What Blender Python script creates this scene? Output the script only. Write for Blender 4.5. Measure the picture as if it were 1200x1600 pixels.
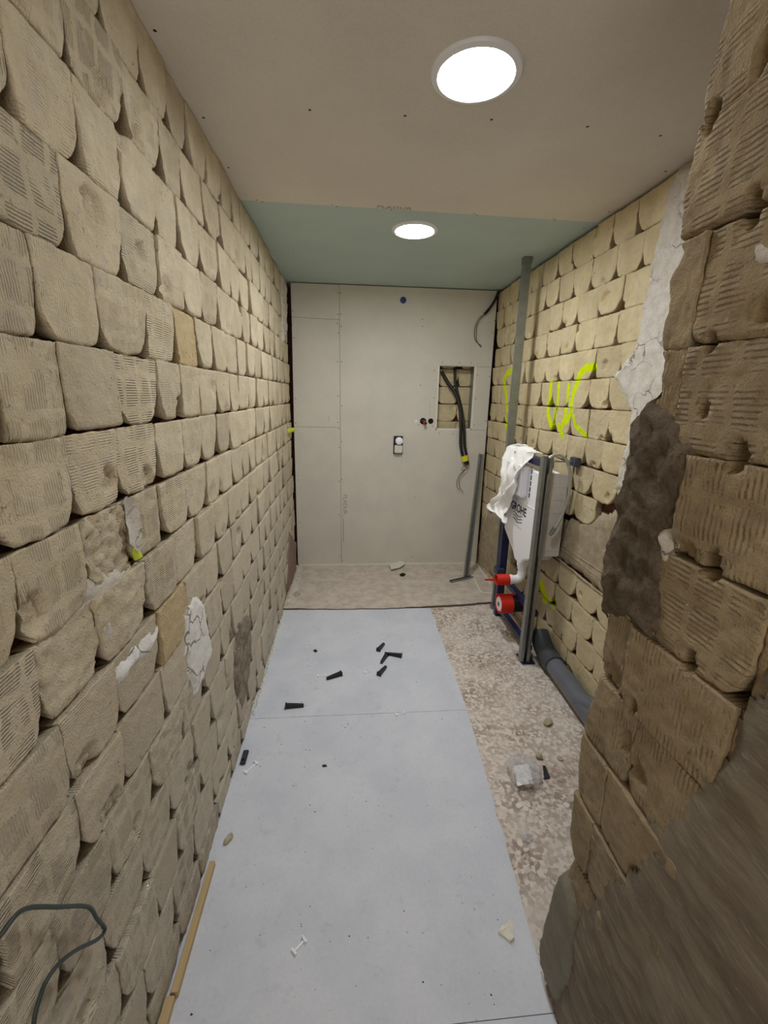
import bpy, math, random
import numpy as np
from math import pi, sin, cos, sqrt
from mathutils import Vector, Matrix, noise as mn
random.seed(11)
for o in list(bpy.data.objects): bpy.data.objects.remove(o)
SC = bpy.context.scene; COL = SC.collection

# ------------------------------------------------------------------ camera
F_PX = 674.4; CAM_H = 1.55                      # frame taken as 1200 x 1600
def cam_axes(yaw, pitch, roll):
    cy, sy, cp, sp = cos(yaw), sin(yaw), cos(pitch), sin(pitch)
    F = np.array([sy*cp, cy*cp, -sp]); R = np.array([cy, -sy, 0.]); D = np.cross(F, R)
    return R*cos(roll)+D*sin(roll), -R*sin(roll)+D*cos(roll), F
AR, AD, AF = cam_axes(.0855, .2634, -.0193)
CPOS = np.array([0, 0, CAM_H])
cd = bpy.data.cameras.new('camera'); cam = bpy.data.objects.new('camera', cd); COL.objects.link(cam)
cam.matrix_world = Matrix(((AR[0], -AD[0], -AF[0], 0), (AR[1], -AD[1], -AF[1], 0), (AR[2], -AD[2], -AF[2], CAM_H), (0, 0, 0, 1)))
cd.sensor_fit = 'HORIZONTAL'; cd.sensor_width = 36; cd.lens = F_PX/1200*36; cd.clip_start = .02
SC.camera = cam
def on(px, py, ax, val):                         # where the sight line of a photo pixel meets a real plane
    r = AR*(px-600)+AD*(py-800)+AF*F_PX; t = (val-CPOS[ax])/r[ax]; return CPOS+t*r
def proj(p):
    d = np.array(p)-CPOS; z = d@AF
    return (d@AR/z*F_PX+600, d@AD/z*F_PX+800) if z > .05 else (-9999, -9999)

# ------------------------------------------------------------------ light and exposure
SC.view_settings.view_transform = 'Standard'; SC.view_settings.look = 'None'
SC.view_settings.gamma = 1; SC.view_settings.use_curve_mapping = False
SC.view_settings.exposure = 2.0
LAMP_NEAR, LAMP_FAR = 24.0, 36.0                 # emission of the two round ceiling lamps
wd = bpy.data.worlds.new('world'); SC.world = wd; wd.use_nodes = True
wd.node_tree.nodes['Background'].inputs[0].default_value = (1, .96, .9, 1)
wd.node_tree.nodes['Background'].inputs[1].default_value = .12
def area(name, loc, rot, sx, sy, power, col):
    l = bpy.data.lights.new(name, 'AREA'); l.shape = 'RECTANGLE'; l.size = sx; l.size_y = sy; l.energy = power; l.color = col
    o = bpy.data.objects.new(name, l); o.location = loc; o.rotation_euler = rot; COL.objects.link(o); return o
area('rear_fill_light', (0.03, -1.2, 1.5), (math.radians(100), 0, 0), .9, 1.2, 3.0, (1, .95, .88))   # added fill light behind the camera, stands for no known lamp
SC.cycles.max_bounces = 10; SC.cycles.diffuse_bounces = 6; SC.cycles.transparent_max_bounces = 12
SC.cycles.sample_clamp_indirect = 6; SC.cycles.caustics_reflective = False; SC.cycles.caustics_refractive = False

# ------------------------------------------------------------------ dimensions (metres)
XL, XR, XN, ZC, YB, ZF, ZB = -.485, 1.243, .54, 2.403, 3.818, -.022, -.012
YBACK = -1.6                                     # end of the passage behind the camera

# ------------------------------------------------------------------ materials
def lin(c):
    return tuple((x/255/12.92 if x/255 <= .04045 else ((x/255+.055)/1.055)**2.4) for x in c)+(1,)
class NT:
    def __init__(s, name):
        s.m = bpy.data.materials.new(name); s.m.use_nodes = True; s.t = s.m.node_tree; s.n = s.t.nodes
        s.b = s.n['Principled BSDF']; s.tc = s.n.new('ShaderNodeTexCoord'); s.geo = s.n.new('ShaderNodeNewGeometry')
    def set(s, k, v):
        if hasattr(v, 'node'): s.t.links.new(v, s.b.inputs[k])
        else: s.b.inputs[k].default_value = v
    def link(s, a, b): s.t.links.new(a, b)
    def math(s, op, a, b=None, c=None, clamp=False):
        n = s.n.new('ShaderNodeMath'); n.operation = op; n.use_clamp = clamp
        for i, v in enumerate((a, b, c)):
            if v is None: continue
            if hasattr(v, 'node'): s.link(v, n.inputs[i])
            else: n.inputs[i].default_value = v
        return n.outputs[0]
    def mix(s, f, a, b, mode='MIX'):
        n = s.n.new('ShaderNodeMix'); n.data_type = 'RGBA'; n.blend_type = mode
        for k, v in ((0, f), (6, a), (7, b)):
            if hasattr(v, 'node'): s.link(v, n.inputs[k])
            else: n.inputs[k].default_value = v
        return n.outputs[2]
    def noise(s, scale, det=4, rough=.55, vec=None, dist=0, col=False):
        n = s.n.new('ShaderNodeTexNoise'); n.inputs['Scale'].default_value = scale; n.inputs['Detail'].default_value = det
        n.inputs['Roughness'].default_value = rough; n.inputs['Distortion'].default_value = dist
        s.link(vec if vec is not None else s.geo.outputs['Position'], n.inputs['Vector']); return n.outputs['Color' if col else 'Fac']
    def voro(s, scale, feat='F1', out='Distance', vec=None, rnd=1):
        n = s.n.new('ShaderNodeTexVoronoi'); n.feature = feat; n.inputs['Scale'].default_value = scale; n.inputs['Randomness'].default_value = rnd
        s.link(vec if vec is not None else s.geo.outputs['Position'], n.inputs['Vector']); return n.outputs[out]
    def ramp(s, f, stops, interp='LINEAR'):
        n = s.n.new('ShaderNodeValToRGB'); n.color_ramp.interpolation = interp; e = n.color_ramp.elements
        while len(e) < len(stops): e.new(.5)
        for i, (p, c) in enumerate(stops): e[i].position = p; e[i].color = c if len(c) == 4 else c+(1,)
        s.link(f, n.inputs[0]); return n.outputs[0]
    def step(s, f, a, b):
        n = s.n.new('ShaderNodeMapRange'); n.interpolation_type = 'SMOOTHSTEP'
        n.inputs[1].default_value = a; n.inputs[2].default_value = b; s.link(f, n.inputs[0]); return n.outputs[0]
    def map(s, vec, scale=(1, 1, 1), rot=(0, 0, 0)):
        n = s.n.new('ShaderNodeMapping'); n.inputs['Scale'].default_value = scale; n.inputs['Rotation'].default_value = rot
        s.link(vec, n.inputs[0]); return n.outputs[0]
    def bump(s, h, dist=1., strength=1., norm=None):
        n = s.n.new('ShaderNodeBump'); n.inputs['Distance'].default_value = dist; n.inputs['Strength'].default_value = strength
        s.link(h, n.inputs['Height'])
        if norm is not None: s.link(norm, n.inputs['Normal'])
        s.link(n.outputs[0], s.b.inputs['Normal']); return n.outputs[0]
def simple(name, col, rough=.6, metal=0, nz=0, nscale=40, bump=0, **kw):
    m = NT(name); c = lin(col)
    if nz:
        f = m.noise(nscale, 5)
        d = tuple(max(0, x*(1-nz)) for x in c[:3])+(1,); l = tuple(min(1, x*(1+nz)) for x in c[:3])+(1,)
        m.set('Base Color', m.ramp(f, [(.3, d), (.7, l)]))
    else: m.set('Base Color', c)
    m.set('Roughness', rough); m.set('Metallic', metal)
    for k, v in kw.items(): m.set(k.replace('_', ' '), v)
    if bump: m.bump(m.noise(nscale*2, 6, .6), bump)
    return m.m
def pad_material(name, light, dark, dusty, period, amp, warp=.0006, dustz=1.):
    m = NT(name)
    at = m.n.new('ShaderNodeAttribute'); at.attribute_name = 'pad'
    pu = m.n.new('ShaderNodeAttribute'); pu.attribute_name = 'puv'
    sep = m.n.new('ShaderNodeSeparateXYZ'); m.link(pu.outputs['Vector'], sep.inputs[0])
    sc = m.n.new('ShaderNodeSeparateColor'); m.link(at.outputs['Color'], sc.inputs[0])
    R, G, B, A = sc.outputs[0], sc.outputs[1], sc.outputs[2], at.outputs['Alpha']
    u, v = sep.outputs[0], sep.outputs[1]
    n1 = m.noise(9, 5); n2 = m.noise(60, 6, .65); n3 = m.noise(260, 3, .6); n4 = m.noise(28, 4, .6)
    co = m.math('ADD', m.math('MULTIPLY', u, m.math('SUBTRACT', 1, G)), m.math('MULTIPLY', v, G))
    co = m.math('ADD', co, m.math('MULTIPLY', m.math('SUBTRACT', n2, .5), warp*2))
    wave = m.math('SINE', m.math('MULTIPLY', co, 2*pi/period))
    def patch(x, size, off):
        x = m.math('ADD', x, m.math('MULTIPLY', m.math('SUBTRACT', m.noise(24, 3), .5), .03)); f = m.math('FRACT', m.math('ADD', m.math('DIVIDE', x, size), off)); d = m.math('ABSOLUTE', m.math('SUBTRACT', f, .5))
        return m.math('SUBTRACT', 1, m.step(d, .36, .41))
    pm = m.math('MULTIPLY', patch(u, .064, .5), patch(v, .075, .5))
    keep = m.step(m.noise(16, 3), .36, .5)
    mask = m.math('MULTIPLY', m.math('MULTIPLY', pm, keep), R)
    pits = m.math('MULTIPLY', m.step(m.noise(85, 4, .6), .62, .72), m.step(m.noise(13, 3, .5), .45, .6))
    h = m.math('ADD', m.math('MULTIPLY', m.math('MULTIPLY', wave, mask), amp), m.math('MULTIPLY', n2, .0042))
    h = m.math('ADD', h, m.math('MULTIPLY', n3, .0034))
    h = m.math('SUBTRACT', h, m.math('MULTIPLY', pits, .0022))
    c = m.mix(m.step(n1, .3, .7), lin(light), lin(dark))
    c = m.mix(m.math('MULTIPLY', m.step(n4, .45, .7), .5), c, lin(dusty))
    px = m.n.new('ShaderNodeSeparateXYZ'); m.link(m.geo.outputs['Position'], px.inputs[0])
    low = m.math('SUBTRACT', 1, m.step(m.math('ADD', px.outputs[2], m.math('MULTIPLY', n1, .8)), .7, 1.9))
    c = m.mix(m.math('MULTIPLY', low, .75*dustz), c, lin(dusty))
    c = m.mix(m.math('MULTIPLY', m.step(B, .72, .95), .5), c, lin((196, 166, 104)))      # a few golden coloured pads
    c = m.mix(m.math('MULTIPLY', m.step(m.math('SUBTRACT', .3, B), 0, .25), .22), c, lin((150, 140, 124)))
    c = m.mix(m.math('MULTIPLY', pits, .45), c, lin((84, 70, 50)))
    c = m.mix(m.math('MULTIPLY', m.step(m.noise(38, 5, .7), .69, .74), .7), c, lin((214, 208, 196)))   # plaster flecks
    c = m.mix(m.math('MULTIPLY', A, m.step(m.math('ADD', A, m.math('MULTIPLY', n2, .8)), .5, .9)), c, lin((222, 245, 10)))
    m.set('Base Color', c); m.set('Roughness', .92); m.set('Specular IOR Level', .15)
    m.bump(h, 1., 1.); return m.m
M = {}
M['pad_left'] = pad_material('ribbed_mortar_left', (226, 212, 183), (208, 193, 162), (202, 193, 177), .0056, .0017)
M['pad_right'] = pad_material('ribbed_mortar_right', (228, 212, 172), (210, 192, 150), (200, 188, 164), .0060, .0007, dustz=.4)
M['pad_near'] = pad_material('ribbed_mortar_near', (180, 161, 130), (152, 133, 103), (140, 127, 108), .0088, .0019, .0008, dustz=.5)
def rough_mat(name, a, b, c3, scale=14, bd=.006, streak=0, cracks=0):
    m = NT(name); V_ = m.map(m.geo.outputs['Position'], (1, .22, 1)) if streak else None; n1 = m.noise(scale, 6, .65, V_); n2 = m.noise(scale*7, 6, .7, V_)
    c = m.mix(m.step(n1, .35, .65), lin(a), lin(b)); c = m.mix(m.math('MULTIPLY', m.step(n2, .5, .7), .7), c, lin(c3))
    h = m.math('ADD', m.math('MULTIPLY', n1, bd), m.math('MULTIPLY', n2, bd*.7))
    if cracks:
        cr = m.voro(cracks, 'DISTANCE_TO_EDGE', 'Distance', m.mix(.12, m.geo.outputs['Position'], m.noise(9, 4, col=True)))
        k = m.math('SUBTRACT', 1, m.step(cr, .0, .03)); k = m.math('MULTIPLY', k, m.step(m.noise(5, 2), .45, .6))
        c = m.mix(m.math('MULTIPLY', k, .7), c, lin((70, 60, 50))); h = m.math('SUBTRACT', h, m.math('MULTIPLY', k, .003))
    m.set('Base Color', c); m.set('Roughness', .95); m.set('Specular IOR Level', .1); m.bump(h, 1.); return m.m
M['plaster_white'] = rough_mat('white_plaster', (222, 216, 206), (206, 198, 186), (184, 172, 158), 22, .004, cracks=11)
M['plaster_bright'] = rough_mat('bright_white_plaster', (246, 246, 242), (236, 234, 228), (200, 192, 178), 30, .003, cracks=9)
M['cement_dusty'] = rough_mat('dusty_grey_mortar', (176, 164, 146), (140, 128, 112), (104, 92, 78), 26, .010)
M['cement_grey'] = rough_mat('grey_mortar', (128, 116, 100), (98, 86, 72), (74, 62, 50), 20, .009)
M['cement_render'] = rough_mat('brown_render', (146, 136, 120), (120, 108, 94), (156, 148, 132), 16, .006, 1)
M['cement_light'] = None
M['cement_light'] = rough_mat('light_cement', (186, 172, 148), (164, 150, 126), (140, 126, 104), 26, .004)
M['gold_rough'] = rough_mat('golden_rubble', (178, 152, 98), (150, 124, 76), (200, 186, 150), 40, .008)
def brick_back(name):
    m = NT(name); n1 = m.noise(7, 5); n2 = m.noise(50, 6, .7)
    sp = m.n.new('ShaderNodeSeparateXYZ'); m.link(m.geo.outputs['Position'], sp.inputs[0])
    w = m.math('SINE', m.math('MULTIPLY', sp.outputs[2], 2*pi/.009))
    c = m.mix(m.step(n1, .4, .62), lin((116, 72, 60)), lin((82, 60, 44))); c = m.mix(m.step(n2, .55, .66), c, lin((92, 72, 54)))
    m.set('Base Color', c); m.set('Roughness', .95); m.bump(m.math('ADD', m.math('MULTIPLY', w, .0012), m.math('MULTIPLY', n2, .006)), 1.); return m.m
M['brick_back'] = brick_back('ribbed_red_brick')
def board_mat(name, a, b, sc=3, spk=0, rough=.85, fib=0):
    m = NT(name); n1 = m.noise(sc, 6, .6); n2 = m.noise(120, 4, .6)
    c = m.mix(m.step(n1, .3, .7), lin(a), lin(b)); c = m.mix(m.math('MULTIPLY', m.math('SUBTRACT', n2, .4), .25), c, lin((120, 120, 120)))
    if spk:
        s1 = m.step(m.noise(90, 2, .5), .70, .76); s2 = m.step(m.noise(6, 3), .42, .6)
        c = m.mix(m.math('MULTIPLY', m.math('MULTIPLY', s1, s2), spk), c, lin((96, 98, 104)))
        s3 = m.step(m.noise(14, 5, .7), .58, .72); c = m.mix(m.math('MULTIPLY', s3, .22), c, lin((150, 152, 160)))
    m.set('Base Color', c); m.set('Roughness', rough); m.set('Specular IOR Level', .2); m.bump(n2, .0004); return m.m
M['beige'] = board_mat('beige_plasterboard', (224, 217, 206), (216, 209, 198), 2.2)
M['green'] = board_mat('green_plasterboard', (188, 204, 200), (181, 198, 194), 2.2)
M['grey_board'] = board_mat('grey_plasterboard', (214, 209, 198), (205, 201, 191), 3)
M['floor_board'] = board_mat('light_blue_grey_board', (218, 222, 232), (206, 211, 223), 4, .8, .7)
M['board_core'] = simple('plaster_core', (226, 222, 212), .9)
def terrazzo():
    m = NT('marble_chip_floor'); P = m.mix(.012, m.geo.outputs['Position'], m.noise(20, 3, col=True))
    d1 = m.voro(30, 'F1', 'Distance', P); c1 = m.voro(30, 'F1', 'Color', P); c2 = m.voro(75, 'F1', 'Color', P)
    s1 = m.n.new('ShaderNodeSeparateColor'); m.link(c1, s1.inputs[0]); s2 = m.n.new('ShaderNodeSeparateColor'); m.link(c2, s2.inputs[0])
    pal = [(0, lin((150, 132, 118))), (.16, lin((212, 200, 188))), (.36, lin((150, 128, 116))), (.5, lin((228, 220, 210))), (.66, lin((168, 150, 138))), (.8, lin((196, 184, 172))), (.92, lin((132, 116, 108)))]
    fine = m.ramp(s2.outputs[0], pal, 'CONSTANT')
    chip = m.ramp(s1.outputs[1], [(0, lin((224, 214, 202))), (.3, lin((188, 174, 160))), (.5, lin((232, 226, 216))), (.75, lin((134, 112, 100))), (.9, lin((206, 196, 184)))], 'CONSTANT')
    big = m.math('MULTIPLY', m.math('SUBTRACT', 1, m.step(d1, .30, .42)), m.step(s1.outputs[0], .45, .5))
    c = m.mix(big, fine, chip); n1 = m.noise(5, 5, .6)
    c = m.mix(m.math('MULTIPLY', m.step(n1, .25, .65), .70), c, lin((226, 217, 207)))
    c = m.mix(m.math('MULTIPLY', m.step(m.noise(3.2, 4), .52, .7), .4), c, lin((150, 122, 108)))
    m.set('Base Color', c); m.set('Roughness', .7); m.bump(m.noise(90, 5), .0012); return m.m
M['terrazzo'] = terrazzo()
M['slab'] = rough_mat('dusty_slab', (208, 198, 186), (186, 174, 162), (230, 225, 217), 11, .003)
M['navy'] = simple('navy_lacquer', (30, 36, 78), .38, 0, .15, 30)
M['zinc'] = simple('galvanised_steel', (148, 152, 150), .38, .75, .12, 25, .0006)
M['white_plastic'] = simple('white_plastic', (246, 246, 250), .35)
M['grey_styro'] = simple('styrofoam_side', (214, 210, 204), .8, 0, .06, 30)
M['red'] = simple('red_plastic', (214, 48, 30), .4)
M['black'] = simple('black_plastic', (20, 21, 24), .45)
M['conduit'] = simple('black_conduit', (24, 24, 26), .5)
M['pipe'] = simple('grey_pvc', (104, 108, 118), .32, 0, .08, 8)
M['pipe_dark'] = simple('dark_grey_pvc', (70, 74, 80), .45)
M['cloth'] = simple('white_rag', (246, 245, 242), .9, 0, .05, 30, .001)
M['hose'] = simple('braided_hose', (190, 190, 186), .4, .4, .25, 300)
M['wood'] = None
mm = NT('pine_batten'); mm.set('Base Color', mm.mix(mm.noise(8, 5, .6, mm.map(mm.geo.outputs['Position'], (14, 1, 14))), lin((204, 180, 134)), lin((176, 150, 106)))); mm.set('Roughness', .7); M['wood'] = mm.m
M['lime'] = simple('yellow_green_plastic', (206, 216, 60), .5)
M['blue_plastic'] = simple('blue_plastic', (40, 50, 120), .5)
M['ink'] = simple('dark_print', (40, 40, 44), .7)
M['stamp'] = simple('grey_stamp_ink', (150, 144, 134), .9)
M['pencil'] = simple('pencil_mark', (96, 92, 86), .9)
M['hole'] = simple('hole_shade_and_black', (18, 16, 14), 1)  # near-black colour for the shade inside holes and gaps, also a black bit
M['screw'] = simple('dark_screw', (44, 42, 40), .5, .5)
M['stone'] = simple('chip_of_mortar', (176, 170, 142), .9, 0, .2, 60, .002)
M['chip_white'] = simple('chip_of_plaster', (232, 230, 214), .9, 0, .06, 60, .002)
M['paper'] = simple('scrap_paper', (222, 220, 206), .8)
M['cable'] = simple('green_grey_cable', (52, 62, 60), .5)
M['wire'] = simple('thin_dark_wire', (52, 44, 44), .5)
M['tape'] = simple('yellow_tape', (222, 214, 50), .5)
mm = NT('clear_film'); mm.set('Base Color', lin((244, 245, 250))); mm.set('Roughness', .10); mm.set('Specular IOR Level', .9); mm.set('Alpha', mm.math('ADD', .24, mm.math('MULTIPLY', mm.step(mm.noise(45, 5, .7), .48, .62), .5))); mm.bump(mm.noise(35, 5, .7), .02); M['film'] = mm.m
mm = NT('lamp_diffuser'); mm.set('Base Color', (1, 1, 1, 1)); mm.set('Emission Color', (.93, .97, 1, 1)); mm.set('Emission Strength', LAMP_NEAR); M['lamp'] = mm.m
mm = NT('lamp_diffuser_far'); mm.set('Base Color', (1, 1, 1, 1)); mm.set('Emission Color', (.97, .985, 1, 1)); mm.set('Emission Strength', LAMP_FAR); M['lamp_far'] = mm.m
M['rim'] = simple('white_lamp_rim', (235, 236, 240), .4)

# ------------------------------------------------------------------ mesh helpers
class MB:
    def __init__(s): s.v = []; s.f = []; s.mi = []
    def add(s, vs, fs, mi=0):
        o = len(s.v); s.v += [tuple(map(float, p)) for p in vs]; s.f += [tuple(i+o for i in f) for f in fs]; s.mi += [mi]*len(fs); return s
    def box(s, a, b, bev=0, mi=0):
        x0, y0, z0 = a; x1, y1, z1 = b
        if not bev:
            vs = [(x, y, z) for x in (x0, x1) for y in (y0, y1) for z in (z0, z1)]
            return s.add(vs, [(0, 1, 3, 2), (4, 6, 7, 5), (0, 4, 5, 1), (2, 3, 7, 6), (0, 2, 6, 4), (1, 5, 7, 3)], mi)
        c = Vector(((x0+x1)/2, (y0+y1)/2, (z0+z1)/2)); h = ((x1-x0)/2, (y1-y0)/2, (z1-z0)/2); b_ = min(bev, min(h)*.9)
        import bmesh
        bm = bmesh.new(); bmesh.ops.create_cube(bm, size=1)
        for q in bm.verts: q.co = Vector((q.co.x*2*h[0], q.co.y*2*h[1], q.co.z*2*h[2]))+c
        bmesh.ops.bevel(bm, geom=bm.edges[:], offset=b_, segments=2, affect='EDGES')
        bm.verts.index_update(); s.add([q.co for q in bm.verts], [[q.index for q in fc.verts] for fc in bm.faces], mi); bm.free(); return s
    def tube(s, pts, r, n=12, mi=0, cap=True):
        pts = [Vector(p) for p in pts]; rs = r if isinstance(r, (list, tuple)) else [r]*len(pts)
        t0 = (pts[1]-pts[0]).normalized(); a = t0.orthogonal().normalized(); vs = []; fs = []
        for i, p in enumerate(pts):
            t = (pts[min(i+1, len(pts)-1)]-pts[max(i-1, 0)]).normalized()
            a = (a-t*a.dot(t)).normalized(); b = t.cross(a)
            vs += [p+(a*cos(2*pi*k/n)+b*sin(2*pi*k/n))*rs[i] for k in range(n)]
        for i in range(len(pts)-1):
            for k in range(n): fs.append((i*n+k, i*n+(k+1) % n, (i+1)*n+(k+1) % n, (i+1)*n+k))
        if cap: fs += [tuple(range(n))[::-1], tuple(range((len(pts)-1)*n, len(pts)*n))]
        return s.add(vs, fs, mi)
    def prism(s, poly, lo, hi, axis=2, mi=0):      # polygon (a,b) extruded along an axis
        def P(a, b, c): return (a, b, c) if axis == 2 else ((a, c, b) if axis == 1 else (c, a, b))
        n = len(poly); vs = [P(a, b, lo) for a, b in poly]+[P(a, b, hi) for a, b in poly]
        fs = [tuple(range(n))[::-1], tuple(range(n, 2*n))]+[(i, (i+1) % n, (i+1) % n+n, i+n) for i in range(n)]
        return s.add(vs, fs, mi)
    def build(s, name, mats, parent=None, smooth=False, loc=None):
        me = bpy.data.meshes.new(name); vs = s.v
        if loc is not None: vs = [(a-loc[0], b-loc[1], c-loc[2]) for a, b, c in vs]
        me.from_pydata(vs, [], s.f)
        for m in (mats if isinstance(mats, (list, tuple)) else [mats]): me.materials.append(m)
        if any(s.mi): me.polygons.foreach_set('material_index', s.mi)
        import bmesh
        bm = bmesh.new(); bm.from_mesh(me); bmesh.ops.recalc_face_normals(bm, faces=bm.faces[:]); bm.to_mesh(me); bm.free()
        if smooth: me.set_sharp_from_angle(angle=math.radians(40)); me.polygons.foreach_set('use_smooth', [True]*len(me.polygons))
        o = bpy.data.objects.new(name, me); COL.objects.link(o)
        if loc is not None: o.location = loc
        if parent is not None: put(o, parent)
        return o
def put(o, parent):
    o.parent = parent; o.matrix_parent_inverse = Matrix.Translation(-Vector(parent.location)) if parent.rotation_euler.z == 0 else parent.matrix_basis.inverted()
def tag(o, label=None, cat=None, group=None, kind=None):
    for k, v in (('label', label), ('category', cat), ('group', group), ('kind', kind)):
        if v: o[k] = v
    return o
def thing(name, loc, label, cat, group=None, kind=None, rz=0):
    o = bpy.data.objects.new(name, None); o.empty_display_size = .05; o.location = loc; o.rotation_euler.z = rz; COL.objects.link(o)
    return tag(o, label, cat, group, kind)
def smooth_path(pts, k=6):
    P = [np.array(p, float) for p in pts]; P = [2*P[0]-P[1]]+P+[2*P[-1]-P[-2]]; out = []
    for i in range(1, len(P)-2):
        for j in range(k):
            t = j/k; a, b, c, d = P[i-1:i+3]
            out.append(.5*((2*b)+(-a+c)*t+(2*a-5*b+4*c-d)*t*t+(-a+3*b-3*c+d)*t**3))
    return out+[P[-2]]
def fbm(x, y, z, o=4): return mn.fractal(Vector((x, y, z)), .9, 2.1, o)

# ------------------------------------------------------------------ mortar pads (relief of the removed tiles)
GAPS_L = [tuple(on(a, b, 0, XL)[1:])+(c,) for a, b, c in [(107, 69, .016), (123, 218, .018), (25, 135, .022), (194, 288, .016), (243, 333, .014), (264, 165, .018), (161, 15, .02), (80, 502, .018), (108, 646, .018), (24, 682, .022), (164, 526, .016),
    (50, 1003, .022), (77, 1134, .022), (165, 1049, .018), (192, 1118, .02), (203, 1227, .018), (119, 1257, .016), (142, 1357, .018), (226, 1330, .014), (287, 1342, .018), (245, 1411, .018), (169, 1464, .02), (19, 1418, .022), (192, 1537, .016), (88, 1480, .012), (7, 870, .03), (210, 880, .02), (228, 885, .018), (55, 405, .012), (335, 1130, .02), (382, 1000, .02)]]
HOLES = {'R': [], 'B': [], 'L': [],
    'N': [tuple(on(a, b, 0, XN)[1:])+(c,) for a, b, c in [(1110, 882, .020), (1072, 1028, .018), (1172, 325, .018), (1186, 82, .018), (1150, 716, .018), (1095, 640, .010), (1105, 182, .018), (1108, 535, .012), (990, 1105, .014)]]}
STROKES = []                                    # lime spray paint on the right wall, (Y, z) polylines and widths
def rw(px, py): p = on(px, py, 0, XR-.004); return (p[1], p[2])
for w, pl in [(.024, [(858, 598), (855, 625), (855, 648), (860, 667)]), (.020, [(871, 600), (868, 630), (866, 650), (861, 667)]), (.020, [(886, 602), (884, 625), (881, 648), (875, 668)]),
              (.022, [(861, 667), (858, 682)]), (.020, [(871, 664), (876, 682)]), (.022, [(893, 620), (889, 645), (881, 660)]),
              (.028, [(926, 574), (916, 574), (906, 582), (900, 598), (895, 612)]), (.018, [(893, 650), (896, 664), (904, 672), (912, 680)]),
              (.026, [(802, 578), (791, 583), (785, 592), (786, 605), (789, 620)]), (.022, [(789, 628), (790, 642)]), (.03, [(787, 652), (790, 668)]),
              (.016, [(903, 828), (906, 838)]), (.014, [(899, 834), (910, 832)]), (.045, [(844, 915), (850, 935)]), (.02, [(858, 935), (862, 948)])]:
    STROKES.append((w, [rw(*p) for p in pl]))
def paint(y, z):
    best = 0
    for w, pl in STROKES:
        for (a, b), (c, d) in zip(pl, pl[1:]):
            L = (c-a)**2+(d-b)**2; t = max(0, min(1, ((y-a)*(c-a)+(z-b)*(d-b))/(L+1e-9))); q = math.hypot(y-a-t*(c-a), z-b-t*(d-b))
            best = max(best, min(1, max(0, (w-q)/(w*.35))))
    return best
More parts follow.
